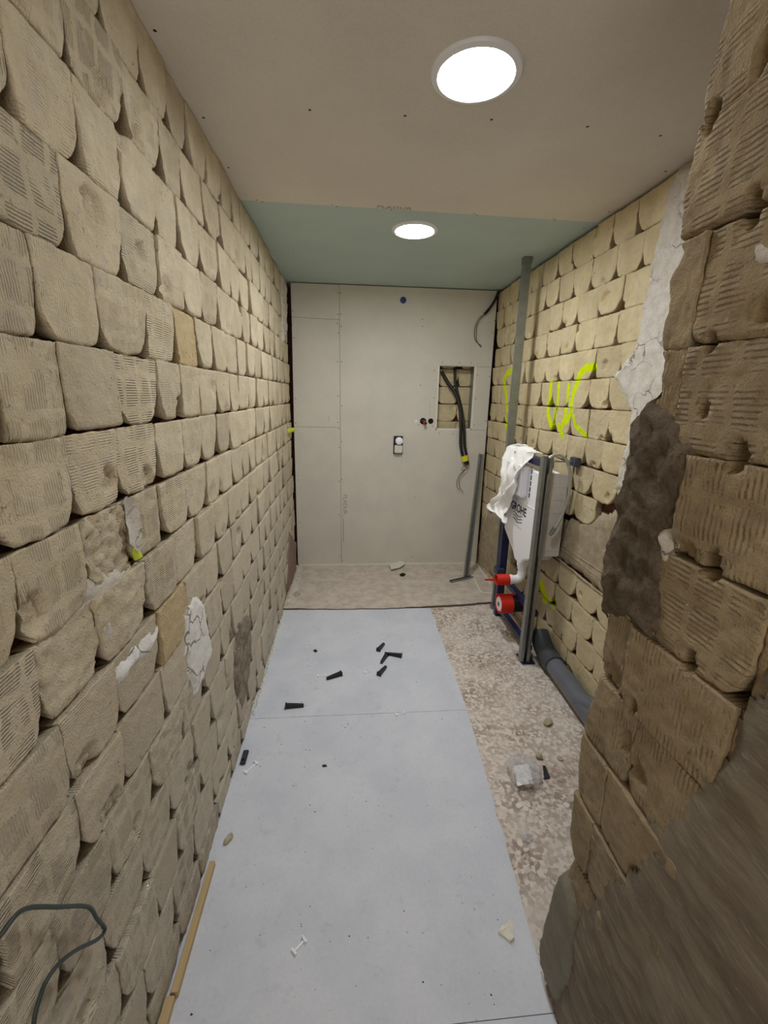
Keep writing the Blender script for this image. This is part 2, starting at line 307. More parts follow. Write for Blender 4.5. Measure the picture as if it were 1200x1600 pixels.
def pad_geometry(W, Hh, N, rnd, world, style='normal', paintable=False, edge=None, round_=1., ribs=1., vert=None, hk='R'):
    """verts (u, n, v) of one pad, with its attributes; world(u,v) gives (Y,z) for noise continuity"""
    cl, cr = rnd.uniform(.09, .27)*round_, rnd.uniform(.09, .27)*round_
    hl, hr = rnd.uniform(.30, .72)*round_, rnd.uniform(.30, .72)*round_; hl, hr = min(hl, .95), min(hr, .95)
    if rnd.random() < .12: cl = .01
    if rnd.random() < .12: cr = .01
    gl, gr = rnd.uniform(-.001, .0012), rnd.uniform(-.001, .0012); gb, gt = rnd.uniform(-.001, .006), rnd.uniform(-.001, .002)
    tlt, tlc = rnd.uniform(-.0025, .0025), rnd.uniform(-.002, .003); n0 = rnd.uniform(-.0035, .003); arc = rnd.uniform(0, .007)
    orient = (1. if rnd.random() < .42 else 0.) if vert is None else (1. if vert else 0.)
    rib = ribs*(rnd.choice([0, .4, .7, 1, 1, 1.2]) if hk == 'L' else rnd.choice([0, .3, .8, 1, 1, 1])); hue = rnd.random()*.7; seed = rnd.uniform(0, 50)
    if style == 'gold': rib = 0; hue = 1
    if style in ('rough', 'rubble'): rib = 0
    g = [(.55*i/N+.45*(.5-.5*cos(pi*i/N))) for i in range(N+1)]
    chip = rnd.random() < .38; cu, cv, crd = rnd.uniform(0, 1)*W, rnd.choice([rnd.uniform(0, .25), rnd.uniform(0, .25), rnd.uniform(0, 1)])*Hh, rnd.uniform(.016, .042)
    V, A, U = [], [], []
    rough = {'normal': .0021, 'gold': .004, 'rough': .006, 'rubble': .011}[style]
    for j, t in enumerate(g):
        fl, fr = [.42*(1-min(t/h_, 1))**1.6+.58*(1-sqrt(max(0, 1-(1-min(t/(h_*.85), 1))**2))) for h_ in (hl, hr)]
        for i, s in enumerate(g):
            x0 = gl+cl*W*fl; x1 = W-gr-cr*W*fr
            uu = x0+(x1-x0)*s; vv = gb+arc*(1-abs(2*s-1))*(1-t)*-1+t*(Hh-gb-gt)
            Y, Z = world(uu, vv)
            en = fbm(Y*38, Z*38, seed, 3)*(.0035 if style != 'rubble' else .008)
            sidew = abs(2*s-1)**3; uu += en*sidew*(1 if s > .5 else -1); vv += fbm(Y*35, Z*35, seed+9, 3)*.0022*abs(2*t-1)**4
            d = min(uu-(x0-.004 if i == 0 else x0), x1-uu); d = max(0, d); db = t*Hh; dt = (1-t)*Hh
            n = n0+tlt*(2*s-1)+tlc*(2*t-1)+fbm(Y*9, Z*9, seed, 3)*.0022+fbm(Y*45, Z*45, seed, 4)*rough
            for dd, R in ((d, .001+.007*max(0, 1-t*1.3)), (db, .010), (dt, .001)):
                q = 1-min(dd/R, 1); n -= R*(1-sqrt(max(0, 1-q*q)))*.8
            if chip:
                q = math.hypot(uu-cu, vv-cv)+fbm(Y*30, Z*30, 3, 3)*.014
                if q < crd: n -= min(1, (crd-q)/.008)*.013*(1+.5*fbm(Y*60, Z*60, 1, 3))
            for hy, hz, hr_ in HOLES[hk]:
                if abs(Y-hy) < .06 and abs(Z-hz) < .08:
                    q = math.hypot((Y-hy)*1.25, (Z-hz)*.7)+fbm(Y*34, Z*34, 8, 3)*.006
                    if q < hr_: n -= min(1, (hr_-q)/.006)*.026
            A.append((rib*(0 if chip and math.hypot(uu-cu, vv-cv) < crd else 1), orient, hue, 0.)); U.append((uu+.5*(orient == 5), vv, seed)); V.append([uu, n, vv, Y, Z])
    n_ = N+1
    if edge:
        for q in V:
            Y, Z = world(q[0], q[2]); e = edge(Z)
            if Y > e: q[0] -= (e-Y)*-1 if False else 0; q.append(Y-e)
    F = [(j*n_+i, j*n_+i+1, (j+1)*n_+i+1, (j+1)*n_+i) for j in range(N) for i in range(N)]
    ring = [i for i in range(N+1)]+[j*n_+N for j in range(1, N+1)]+[N*n_+i for i in range(N-1, -1, -1)]+[j*n_ for j in range(N-1, 0, -1)]
    return V, A, U, F, ring
def pad_object(name, parent, side, x, y0, z0, W, Hh, N, rnd, mat, style='normal', edge=None, collect=None, **kw):
    """side: 'L' faces +X, 'R' faces -X, 'B' faces -Y; (y0,z0) lower corner at the smaller Y (or X for 'B')"""
    sg = -1 if side == 'R' else 1
    if side == 'R': org = (y0+W, z0); world = lambda u, v: (y0+W-u, z0+v)
    else: org = (y0, z0); world = lambda u, v: (y0+u, z0+v)
    V, A, U, F, ring = pad_geometry(W, Hh, N, rnd, world, style, hk='N' if edge else side, **kw)
    pts = []; al = []
    for q in V:
        u, n, v = q[0], q[1], q[2]; Y, Z = world(u, v)
        if edge:
            e = edge(Z)+fbm(Z*40, u*20, 5, 3)*.003
            if Y > e: n -= (Y-e)*.0; u += (Y-e); Y = e
            d = e-Y
            if d < .012: n -= .010*(1-d/.012)**2
        pts.append((u, n, v))
    top = pts; cnt = len(top); TH = .046
    cu_, cv_ = sum(p[0] for p in top)/cnt, sum(p[2] for p in top)/cnt; ub = .0 if edge else .13
    sk = [(top[i][0]+(cu_-top[i][0])*ub, min(top[i][1], 0)-TH, top[i][2]+(cv_-top[i][2])*ub*1.2) for i in ring]
    L = len(ring); F = list(F)+[(ring[(k+1) % L], ring[k], cnt+k, cnt+(k+1) % L) for k in range(L)]
    allp = top+sk; A = A+[A[i] for i in ring]; U = U+[U[i] for i in ring]
    if kw.get('paintable'):
        A = [(a[0], a[1], a[2], paint(*world(p[0], p[2]))) for a, p in zip(A, allp)]
    if side == 'B': off = lambda p: (org[0]+p[0], x-p[1], org[1]+p[2])
    elif side == 'L': off = lambda p: (x+p[1], org[0]+p[0], org[1]+p[2])
    else: off = lambda p: (x-p[1], org[0]-p[0], org[1]+p[2])
    Wp = [off(p) for p in allp]
    if collect is not None:
        o = len(collect['v']); collect['v'] += Wp; collect['f'] += [tuple(i+o for i in f) for f in F]; collect['a'] += A; collect['u'] += U; return None
    c = off((W/2, 0, Hh/2))
    return finish_pad(name, [(p[0]-c[0], p[1]-c[1], p[2]-c[2]) for p in Wp], F, A, U, mat, c, parent, len(F)-L)
def finish_pad(name, vs, F, A, U, mat, loc, parent, nsm=None):
    me = bpy.data.meshes.new(name); me.from_pydata(vs, [], F); me.materials.append(mat)
    ca = me.attributes.new('pad', 'FLOAT_COLOR', 'POINT'); ca.data.foreach_set('color', np.array(A, dtype=np.float32).ravel())
    uv = me.attributes.new('puv', 'FLOAT_VECTOR', 'POINT'); uv.data.foreach_set('vector', np.array(U, dtype=np.float32).ravel())
    me.polygons.foreach_set('use_smooth', [True]*nsm+[False]*(len(me.polygons)-nsm) if nsm else [True]*len(me.polygons))
    o = bpy.data.objects.new(name, me); o.location = loc; COL.objects.link(o)
    if parent is not None: put(o, parent)
    return o
def flush_collect(name, c, mat, parent):
    if c['v']: tag(finish_pad(name, c['v'], c['f'], c['a'], c['u'], mat, (0, 0, 0), parent), kind='stuff')
def new_collect(): return {'v': [], 'f': [], 'a': [], 'u': []}
def in_poly(x, y, P):
    r = False; j = len(P)-1
    for i in range(len(P)):
        if (P[i][1] > y) != (P[j][1] > y) and x < (P[j][0]-P[i][0])*(y-P[i][1])/(P[j][1]-P[i][1])+P[i][0]: r = not r
        j = i
    return r
def poly_dist(x, y, P):
    b = 9
    for (a, c), (d, e) in zip(P, P[1:]+P[:1]):
        L = (d-a)**2+(e-c)**2+1e-12; t = max(0, min(1, ((x-a)*(d-a)+(y-c)*(e-c))/L)); b = min(b, math.hypot(x-a-t*(d-a), y-c-t*(e-c)))
    return b if in_poly(x, y, P) else -b
def crust(name, side, x, poly, parent, mat, proud=.006, amp=.005, step=.009, soft=.012, freq=14, clip=None, label=None):
    """an uneven skin of mortar over a wall: only the cells inside poly, edges sinking behind the surface"""
    ys = [p[0] for p in poly]; zs = [p[1] for p in poly]; y0, y1, z0, z1 = min(ys)-.02, max(ys)+.02, min(zs)-.02, max(zs)+.02
    ny, nz = max(3, int((y1-y0)/step)), max(3, int((z1-z0)/step)); idx = {}; mb = MB(); vs = []; fs = []
    D = {}
    for j in range(nz+1):
        for i in range(ny+1):
            y = y0+(y1-y0)*i/ny; z = z0+(z1-z0)*j/nz
            D[i, j] = poly_dist(y, z, poly)+fbm(y*22, z*22, 2, 4)*.014
    def vid(i, j):
        if (i, j) not in idx:
            y = y0+(y1-y0)*i/ny; z = z0+(z1-z0)*j/nz; d = D[i, j]
            if clip and y > clip(z): y = clip(z)
            n = proud*min(1, max(-2.2, d/soft))+fbm(y*freq, z*freq, 7, 5)*amp
            idx[i, j] = len(vs); vs.append((x+n, y, z) if side == 'L' else (x-n, y, z))
        return idx[i, j]
    for j in range(nz):
        for i in range(ny):
            if max(D[i, j], D[i+1, j], D[i, j+1], D[i+1, j+1]) > -.012: fs.append((vid(i, j), vid(i+1, j), vid(i+1, j+1), vid(i, j+1)))
    mb.add(vs, fs); o = mb.build(name, mat, parent, smooth=False)
    o.data.polygons.foreach_set('use_smooth', [True]*len(o.data.polygons))
    if label: o['label'] = label
    return o

# ------------------------------------------------------------------ setting: floor and ceiling
fl = MB().box((-.62, YBACK, -.14), (1.4, YB+.25, ZF)).build('floor', M['terrazzo'])
tag(fl, 'old marble-chip floor, bare between the grey boards and the right wall', 'floor', kind='structure')
cl = MB().box((-.62, YBACK, ZC+.0145), (1.4, YB+.25, ZC+.12)).build('ceiling', M['beige'])
tag(cl, 'plasterboard ceiling with a beige near sheet and green far sheet', 'ceiling', kind='structure')
sa, sb = on(380, 313, 2, ZC), on(925, 347, 2, ZC)
def yseam(x): return sa[1]+(sb[1]-sa[1])*(x-sa[0])/(sb[0]-sa[0])
s1 = MB().prism([(-.60, YBACK), (1.38, YBACK), (1.38, yseam(1.38)-.0015), (-.60, yseam(-.60)-.0015)], ZC, ZC+.0135).build('plasterboard_sheet', M['beige'], cl)
s1['label'] = 'beige plasterboard sheet over the near half of the ceiling'
s2 = MB().prism([(-.60, yseam(-.60)+.0015), (1.38, yseam(1.38)+.0015), (1.38, YB+.2), (-.60, YB+.2)], ZC+.003, ZC+.0145).build('plasterboard_sheet', M['green'], cl)
s2['label'] = 'green moisture-proof sheet over the far end of the ceiling'
screw_me = None
def screw(x, y, z, axis, parent, r=.0042):
    global screw_me
    if screw_me is None:
        m = MB(); n = 8; m.add([(cos(2*pi*k/n), sin(2*pi*k/n), 0) for k in range(n)]+[(cos(2*pi*k/n)*.5, sin(2*pi*k/n)*.5, .35) for k in range(n)], [tuple(range(n, 2*n))]+[(k, (k+1) % n, (k+1) % n+n, k+n) for k in range(n)])
        t = m.build('screw', M['screw']); screw_me = t.data; bpy.data.objects.remove(t)
    o = bpy.data.objects.new('screw', screw_me); o.scale = (r, r, r*.5); o.location = (x, y, z)
    o.rotation_euler = (pi, 0, 0) if axis == 'down' else (pi/2, 0, 0); COL.objects.link(o); put(o, parent)
for p in [(484, 172), (633, 181), (768, 187), (918, 198), (1032, 212), (242, 48), (318, 184), (357, 262), (1040, 268), (952, 331)]:
    q = on(*p, 2, ZC); screw(q[0], q[1], ZC, 'down', s1, .005)
for p in [(402, 314), (519, 320), (605, 327), (738, 338), (860, 346)]:
    q = on(*p, 2, ZC); screw(q[0], yseam(q[0])-.012, ZC, 'down', s1); screw(q[0]+.02, yseam(q[0]+.02)+.012, ZC+.003, 'down', s2)
for p in [(458, 392), (571, 397), (673, 405), (752, 408), (430, 400), (912, 357)]:
    q = on(*p, 2, ZC); screw(q[0], q[1], ZC+.003, 'down', s2)
def text(name, s, size, mat, loc, rot, parent, ext=.0004, label=None):
    c = bpy.data.curves.new(name, 'FONT'); c.body = s; c.size = size; c.extrude = ext; c.offset = .0012 if s == 'GROHE' else 0; c.align_x = 'CENTER'; c.align_y = 'CENTER'; c.materials.append(mat)
    t = bpy.data.objects.new('tmp', c); COL.objects.link(t); bpy.context.view_layer.update(); me = bpy.data.meshes.new_from_object(t.evaluated_get(bpy.context.evaluated_depsgraph_get())); bpy.data.objects.remove(t)
    o = bpy.data.objects.new(name, me); o.location = loc; o.rotation_euler = rot; COL.objects.link(o); put(o, parent); return o
q = on(617, 321, 2, ZC); text('lettering', 'PLADUR', .045, M['stamp'], (q[0], yseam(q[0])-.022, ZC-.0005), (pi, 0, .02), s1, .0002)

# ------------------------------------------------------------------ left wall
wl = MB().box((XL-.16, YBACK, -.14), (XL-.044, YB+.25, ZC+.02)).build('wall_left', M['brick_back'])
tag(wl, 'long left wall of ribbed mortar pads left by removed tiles', 'wall', kind='structure')
special = {}
for px, py, st in [(190, 862, 'rubble'), (282, 500, 'gold'), (255, 950, 'gold'), (150, 970, 'rough'), (120, 930, 'normal'), (330, 620, 'normal'), (275, 1130, 'rough'), (210, 930, 'rough')]:
    q = on(px, py, 0, XL); special[(q[1], q[2])] = st
PW, PH = .186, .155
coll = new_collect(); rnd = random.Random(5); cand = []
for r in range(-1, 16):
    zb = 1.627-.155*(10-r); y = -1.6+rnd.uniform(0, .05) if r % 3 else -1.58
    z0 = max(zb, ZF); z1 = min(zb+PH, ZC-.002)
    if z1-z0 < .03: continue
    off = rnd.uniform(-.03, .03); k0 = 0
    y = 1.112-.186*15+off
    zj = rnd.uniform(-.004, .004)
    fixed = sorted(g_[0]+rnd.uniform(-.004, .004) for g_ in GAPS_L if zb-.02 < g_[1] < zb+.125)
    fx = [f for i, f in enumerate(fixed) if i == 0 or f-fixed[i-1] > .09]
    if fx:
        y = fx[0]-PW*14; J = [y+PW*k for k in range(14)]+[fx[0]]
        for f in fx[1:]:
            n_ = max(1, round((f-J[-1])/PW)); b_ = J[-1]; J += [b_+(f-b_)*k/n_+(rnd.uniform(-.012, .012) if k < n_ else 0) for k in range(1, n_+1)]
    else: J = [y+PW*k+rnd.uniform(-.012, .012) for k in range(15)]
    while J[-1] < YB: J.append(J[-1]+PW*rnd.uniform(.86, 1.13))
    for a_, b_ in zip(J, J[1:]):
        b_ = min(b_, YB+.02)
        if b_-a_ > .04: cand.append((a_, z0, b_-a_, z1-z0, r))
def screen_size(x, y0, z0, w, h):
    P = [proj((x, a, b)) for a in (max(y0, .02), y0+w) for b in (z0, z0+h)]
    xs = [p[0] for p in P]; ys = [p[1] for p in P]
    if max(xs) < 0 or min(xs) > 1200 or max(ys) < 0 or min(ys) > 1600 or y0+w < .3: return 0
    return (min(max(xs), 1200)-max(min(xs), 0))*(min(max(ys), 1600)-max(min(ys), 0))
cand = [(screen_size(XL, *c[:4]), c) for c in cand]; cand.sort(key=lambda t: -t[0])
for rank, (sz, (y, z, w, h, r)) in enumerate(cand):
    st = 'normal'
    for (sy, sz_), s_ in special.items():
        if y <= sy < y+w and z <= sz_ < z+h: st = s_
    rr = random.Random(int(y*1000)*31+int(z*1000))
    vert = None
    single = rank < 298 and sz > 0
    N = 26 if sz > 9000 else (20 if sz > 3500 else (14 if sz > 900 else 9))
    pad_object('mortar_pad', wl, 'L', XL+rr.uniform(-.003, .003)-.004, y, z, w, h, N if single else 8, rr, M['pad_left'], st, collect=None if single else coll, round_=1.25 if y > 1.1 else 1.2, ribs=1. if y < 1.15 else (.5 if y < 1.8 else .3))
flush_collect('far_mortar_pads', coll, M['pad_left'], wl)
def lw(*ps): return [tuple(on(a, b, 0, XL)[1:]) for a, b in ps]
crust('plaster_patch', 'L', XL, lw((303, 935), (318, 945), (322, 975), (330, 1015), (318, 1060), (305, 1085), (296, 1050), (292, 1000), (285, 960)), wl, M['plaster_bright'], .007, .004, .006, label='white plaster smear low on the pads')
crust('plaster_patch', 'L', XL, lw((196, 790), (208, 800), (212, 850), (205, 845)), wl, M['plaster_white'], -.004, .004, .005, label='white plaster in the hole above the yellow conduit')
crust('rubble_patch', 'L', XL-.010, lw((140, 930), (170, 900), (235, 888), (240, 900), (215, 935), (180, 940), (160, 962)), wl, M['plaster_white'], .006, .008, .006, label='crumbled pinkish plaster under the yellow conduit')
crust('mortar_patch', 'L', XL-.002, lw((362, 985), (372, 970), (392, 960), (392, 1020), (385, 1080), (378, 1110), (370, 1060)), wl, M['cement_dusty'], .006, .010, .007, label='dark crumbled mortar patch low on the left wall')
crust('plaster_patch', 'L', XL, lw((232, 1000), (248, 985), (245, 1000), (192, 1062), (186, 1055)), wl, M['plaster_bright'], .005, .003, .005, label='white plaster line between two pads')
crust('plaster_patch', 'L', XL, lw((160, 968), (172, 966), (180, 1000), (170, 1005)), wl, M['plaster_white'], .004, .003, .005, label='small white plaster flake')
crust('plaster_patch', 'L', XL-.004, lw((440, 430), (447, 440), (447, 520), (442, 540), (441, 480)), wl, M['plaster_white'], .012, .012, .012, label='white filler lumps in the far corner')
crust('mortar_patch', 'L', XL-.004, lw((452, 830), (462, 850), (462, 905), (447, 925), (450, 880)), wl, simple('red_brown_stain', (134, 112, 100), .95, 0, .2, 30, .004), .012, .006, .012, label='reddish brown bare patch beside the far corner')

# ------------------------------------------------------------------ right wall of the deeper room
wr = MB().box((XR+.044, .70, -.14), (XR+.16, YB+.25, ZC+.02)).build('wall_right', M['brick_back'])
tag(wr, 'far right wall of pale mortar pads with lime spray-painted letters WC', 'wall', kind='structure')
def rp(*ps): return [tuple(on(a, b, 0, XR)[1:]) for a, b in ps]
chase = rp((752, 800), (790, 812), (835, 800), (862, 812), (905, 820), (965, 800), (985, 900), (955, 945), (905, 890), (860, 862), (800, 875), (775, 900), (742, 885))
plast = rp((1064, 262), (1046, 292), (1036, 340), (1018, 420), (1008, 470), (995, 540), (962, 590), (988, 640), (978, 700), (962, 760), (1040, 800), (1100, 500), (1110, 262))
coll = new_collect(); rnd = random.Random(8)
for r in range(17):
    zb = 2.389-.1478*(r+1); z0 = max(zb, ZF); z1 = min(zb+.1478, ZC-.002)
    if z1-z0 < .03: continue
    y = 1.47+rnd.uniform(-.03, .03)
    while y < YB-.02:
        w = min(.192*rnd.uniform(.84, 1.15), YB+.015-y)
        if w < .05: break
        cy, cz = y+w/2, (z0+z1)/2; sz = screen_size(XR, y, z0, w, z1-z0)
        rr = random.Random(int(y*999)*17+int(z0*999)); N = 26 if sz > 1800 else (18 if sz > 500 else 12)
        pd = any(paint(y+w*a, z0+(z1-z0)*b) > 0 for a in (0, .25, .5, .75, 1) for b in (0, .25, .5, .75, 1))
        if pd: N = 34
        if not in_poly(cy, cz, chase):
            pad_object('mortar_pad', wr, 'R', XR+rr.uniform(-.002, .004)+.004, y, z0, w, z1-z0, N if sz else 8, rr, M['pad_right'], collect=None if sz > 0 else coll, paintable=pd, ribs=.5 if z0 > 1.0 else 0., round_=1.35)
        y += w
flush_collect('hidden_mortar_pads', coll, M['pad_right'], wr)
crust('plaster_strip', 'R', XR, plast, wr, M['plaster_white'], .009, .005, .010, label='cracked white plaster strip at the near end of the far wall')
for (a, b) in (((858, 862), (950, 938)), ((862, 842), (955, 905)), ((868, 850), (958, 922))):
    p, q = on(*a, 0, XR), on(*b, 0, XR); P = [p+(q-p)*i/24 for i in range(25)]; MB().tube([(XR+.004+fbm(i*.7, 1, 1, 3)*.003, v[1], v[2]+fbm(i*.5, 3, 1, 3)*.004) for i, v in enumerate(P)], .006 if a[1] == 862 else .003, 7).build('cement_ridge', M['cement_light'], wr, True)
crust('cement_patch', 'R', XR+.012, chase, wr, M['cement_light'], .006, .005, .012, label='smoothed cement over a filled pipe chase')

# ------------------------------------------------------------------ near right wall, ending in a ragged edge
edge_px = [(1135, -60), (1125, 0), (1108, 70), (1088, 160), (1082, 214), (1072, 262), (1060, 320), (1055, 380), (1062, 396), (1040, 440), (1040, 480), (1028, 510), (1027, 548), (1030, 560), (1024, 620), (1000, 640), (990, 655), (986, 700), (978, 745),
           (966, 780), (962, 830), (951, 870), (949, 930), (946, 950), (936, 1010), (931, 1062), (915, 1110), (903, 1150), (896, 1230), (888, 1290), (893, 1338), (885, 1352), (866, 1420), (848, 1482), (846, 1520)]
EP = sorted((float(on(a, b, 0, XN)[2]), float(on(a, b, 0, XN)[1])) for a, b in edge_px)
EZ = [p[0] for p in EP]; EY = [p[1] for p in EP]
def edge(z): return float(np.interp(z, EZ, EY))
mb = MB(); zs = list(np.linspace(-.14, ZC+.02, 120)); vs = []
for z in zs:
    e = edge(z)-.012+fbm(z*30, 3, 3, 3)*.003; vs += [(XN+.046, YBACK, z), (XN+.046, e-.03, z), (XN+.065, e, z), (XR+.02, e, z), (XR+.02, YBACK, z)]
fs = [(i*5+k, i*5+(k+1) % 5, (i+1)*5+(k+1) % 5, (i+1)*5+k) for i in range(len(zs)-1) for k in range(5)]+[(4, 3, 2, 1, 0), tuple(range(len(vs)-5, len(vs)))]
mb.add(vs, fs); wn = mb.build('wall_near', M['brick_back'])
tag(wn, 'near right wall of brown ribbed mortar ending in a ragged edge', 'wall', kind='structure')
coll = new_collect(); rnd = random.Random(21)
for r in range(-1, 17):
    zb = 1.964-.1655*(12-r)+.0; z0 = max(zb, ZF); z1 = min(zb+.1655, ZC-.002)
    if z1-z0 < .03: continue
    y = .86-.205*12+rnd.uniform(-.03, .03)
    while y < edge((z0+z1)/2)-.03:
        w = .205*rnd.uniform(.9, 1.1); em = max(edge(z) for z in np.linspace(z0, z1, 7))
        if y+w > em-.06: w = em-y+.004
        sz = screen_size(XN, y, z0, w, z1-z0); rr = random.Random(int(y*777)*13+int(z0*777)+5)
        if y+w > edge((z0+z1)/2)-.08: kw = dict(round_=.35)
        else: kw = dict(round_=.7)
        ver = (r <= 8) if rr.random() < .8 else (r > 8)
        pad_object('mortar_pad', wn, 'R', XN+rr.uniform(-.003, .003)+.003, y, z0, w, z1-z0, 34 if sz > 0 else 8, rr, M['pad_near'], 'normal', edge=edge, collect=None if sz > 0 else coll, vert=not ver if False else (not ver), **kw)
        y += w
flush_collect('hidden_mortar_pads', coll, M['pad_near'], wn)
def npn(*ps): return [tuple(on(a, b, 0, XN)[1:]) for a, b in ps]
crust('mortar_patch', 'R', XN, npn((1012, 630), (1040, 660), (1080, 700), (1065, 780), (1035, 830), (1035, 900), (1025, 960), (1015, 1000), (975, 960), (940, 950), (946, 870), (958, 800), (975, 740), (985, 660)), wn, M['cement_grey'], .008, .009, .005, .012, 22, clip=edge, label='dark grey crumbly mortar patch on the wall edge')
crust('cement_render', 'R', XN, npn((1215, 1060), (1175, 1130), (1140, 1210), (1080, 1280), (1020, 1310), (1010, 1370), (960, 1400), (930, 1420), (900, 1440), (880, 1500), (870, 1600), (1215, 1640))+[(.2, 0), (.1, 1.1)], wn, M['cement_render'], .006, .007, .010, .02, 9, clip=edge, label='grey brown render scraped over the lower wall')
crust('cement_render', 'R', XN-.004, npn((872, 1352), (892, 1380), (902, 1440), (895, 1530), (870, 1560), (846, 1500), (850, 1450)), wn, simple('grey_green_cement', (126, 122, 108), .9, 0, .12, 20, .004), .010, .004, .008, .012, 9, clip=edge, label='smooth grey green cement foot')
crust('plaster_patch', 'R', XN, npn((1028, 830), (1040, 840), (1046, 880), (1036, 880)), wn, M['plaster_white'], .006, .003, .005, clip=edge, label='small pale flake in the mortar patch')
crust('plaster_patch', 'R', XN, npn((1184, 390), (1205, 392), (1205, 412), (1190, 408)), wn, M['plaster_white'], .007, .004, .005, clip=edge, label='white fleck near the picture edge')
# end wall of the passage behind the camera
we = MB().box((-.62, YBACK-.1, -.14), (1.4, YBACK, ZC+.02)).build('wall_rear', M['beige']); tag(we, 'plain wall closing the passage behind the camera', 'wall', kind='structure')

# ------------------------------------------------------------------ back wall
BYD = YB+.115                                    # pads seen in the niche lie this deep
wb = MB().box((-.62, BYD+.044, -.14), (1.4, BYD+.12, ZC+.02)).build('wall_back', M['brick_back'])
tag(wb, 'back wall lined with grey plasterboard sheets around a niche', 'wall', kind='structure')
T = .013; g = .0012
def sheet(poly, label, mat=M['grey_board']):
    o = MB().prism(poly, YB, YB+T, axis=1).build('plasterboard_sheet', mat, wb); o['label'] = label; return o
xa, xs_, xe = -.462, -.066, XR-.012
pt = sheet([(xa+.012, 2.148+g), (xs_-g, 2.140+g), (xs_-g, ZC-.004), (xa+.012, ZC-.004)], 'small top left sheet')
pm_ = sheet([(xa, 1.277+g), (xs_-g, 1.277+g), (xs_-g, 2.140-g), (xa+.012, 2.148-g)], 'tall middle left sheet')
pb_ = sheet([(xa-.008, .012), (xs_-g, .012), (xs_-g, 1.277-g), (xa, 1.277-g)], 'lower left sheet')
nx0, nx1, nz0, nz1 = .770, 1.092, 1.272, 1.806
pmain = MB()
for a, b in (((xs_+g, YB, .012), (nx0, YB+T, ZC-.004)), ((nx0, YB, nz1), (xe, YB+T, ZC-.004)), ((nx0, YB, .012), (xe, YB+T, nz0-.004))): pmain.box(a, b)
pmain = pmain.build('plasterboard_sheet', M['grey_board'], wb); pmain['label'] = 'large sheet with the niche cut into it'
pside = MB().box((nx1+.004, YB+.0005, nz0-.002), (xe, YB+T, nz1-.002)).build('plasterboard_sheet', M['grey_board'], wb); pside['label'] = 'narrow strip right of the niche'
nb = MB(); e = .009
nb.box((nx0-.002, YB-.0012, nz0-.004), (nx0+e, YB+T+.004, nz1)); nb.box((nx0, YB-.0012, nz0-.006), (nx1+.004, YB+T+.004, nz0+e)); nb.box((nx1-e, YB-.0012, nz0), (nx1+.005, YB+T+.004, nz1)); nb.box((nx0, YB, nz1-.003), (nx1, YB+T+.003, nz1+.002))
nb.build('niche_edge', M['board_core'], wb)['label'] = 'white plaster edge of the niche'
MB().box((nx1-.008, YB+T, nz0-.05), (nx1+.04, BYD+.02, nz1+.2)).build('niche_stud', M['zinc'], wb)['label'] = 'metal stud at the right side of the niche'
MB().box((nx0-.05, YB+T, nz1+.03), (nx1+.04, BYD+.02, nz1+.06)).build('niche_stud', M['zinc'], wb)
# spray of mortar pads behind the niche
rnd = random.Random(3)
for r in range(5):
    z = 1.205+.150*r-.02
    for c in range(3):
        rr = random.Random(100+r*7+c)
        pad_object('mortar_pad', wb, 'B', BYD, .575+.186*c+.03*(r % 2)*0+.03, z, .186, .150, 16, rr, M['pad_right'], round_=1.2, ribs=.2)
for px in (531, 535):
    pass
for p in [(457, 486), (456, 508), (459, 528), (462, 623), (462, 661), (466, 750), (468, 816), (529, 458), (528, 491), (527, 505), (530, 520), (527, 565), (528, 619), (528, 660), (529, 670), (530, 699), (530, 752), (530, 804), (531, 870), (463, 877)]:
    q = on(*p, 1, YB); xx = min(q[0], xs_-.012); screw(xx, YB, q[2], 'front', pt if q[2] > 2.145 else (pm_ if q[2] > 1.277 else pb_))
for p in [(532, 458), (533, 491), (531, 510), (532, 565), (534, 634), (534, 690), (534, 749), (535, 807), (535, 876), (660, 499), (660, 510), (657, 602), (679, 579), (678, 622), (654, 664), (676, 666), (691, 566), (718, 567), (736, 567), (686, 677), (708, 678), (727, 677), (644, 870), (773, 501), (770, 520), (648, 777)]:
    q = on(*p, 1, YB); screw(max(q[0], xs_+.012), YB, q[2], 'front', pmain)
for p in [(746, 586), (743, 623), (741, 664), (765, 589), (759, 658)]:
    q = on(*p, 1, YB); screw(q[0], YB, q[2], 'front', pside)
q = on(537, 788, 1, YB); text('lettering', 'PLADUR', .050, M['stamp'], (q[0]+.012, YB-.0006, q[2]), (pi/2, pi/2, 0), pmain, .0002)
q = on(536, 826, 1, YB); MB().box((q[0], YB-.0005, q[2]-.13), (q[0]+.006, YB, q[2]+.10)).build('stamp_line', M['stamp'], pmain)
pc = MB()
for a, b in (((628, 700), (628, 726)), ((672, 632), (671, 640)), ((673, 642), (672, 648)), ((514, 650), (513, 660))):
    p, q = on(*a, 1, YB), on(*b, 1, YB); pc.tube([(p[0], YB-.0002, p[2]), (q[0], YB-.0002, q[2])], .0009, 4)
pc.build('pencil_mark', M['pencil'], pmain)
def ring(px, py, r, mat, name, label, inner=None, depth=.012):
    q = on(px, py, 1, YB); m = MB(); n = 24
    m.add([(q[0]+r*cos(2*pi*k/n), YB-.001, q[2]+r*sin(2*pi*k/n)) for k in range(n)]+[(q[0]+r*.55*cos(2*pi*k/n), YB-.003, q[2]+r*.55*sin(2*pi*k/n)) for k in range(n)]+[(q[0]+r*.5*cos(2*pi*k/n), YB-.0012, q[2]+r*.5*sin(2*pi*k/n)) for k in range(n)],
          [(k, (k+1) % n, (k+1) % n+n, k+n) for k in range(n)]+[(k+n, (k+1) % n+n, (k+1) % n+2*n, k+2*n) for k in range(n)]+[tuple(range(2*n, 3*n))])
    o = m.build(name, mat, pmain, True); o['label'] = label; return q
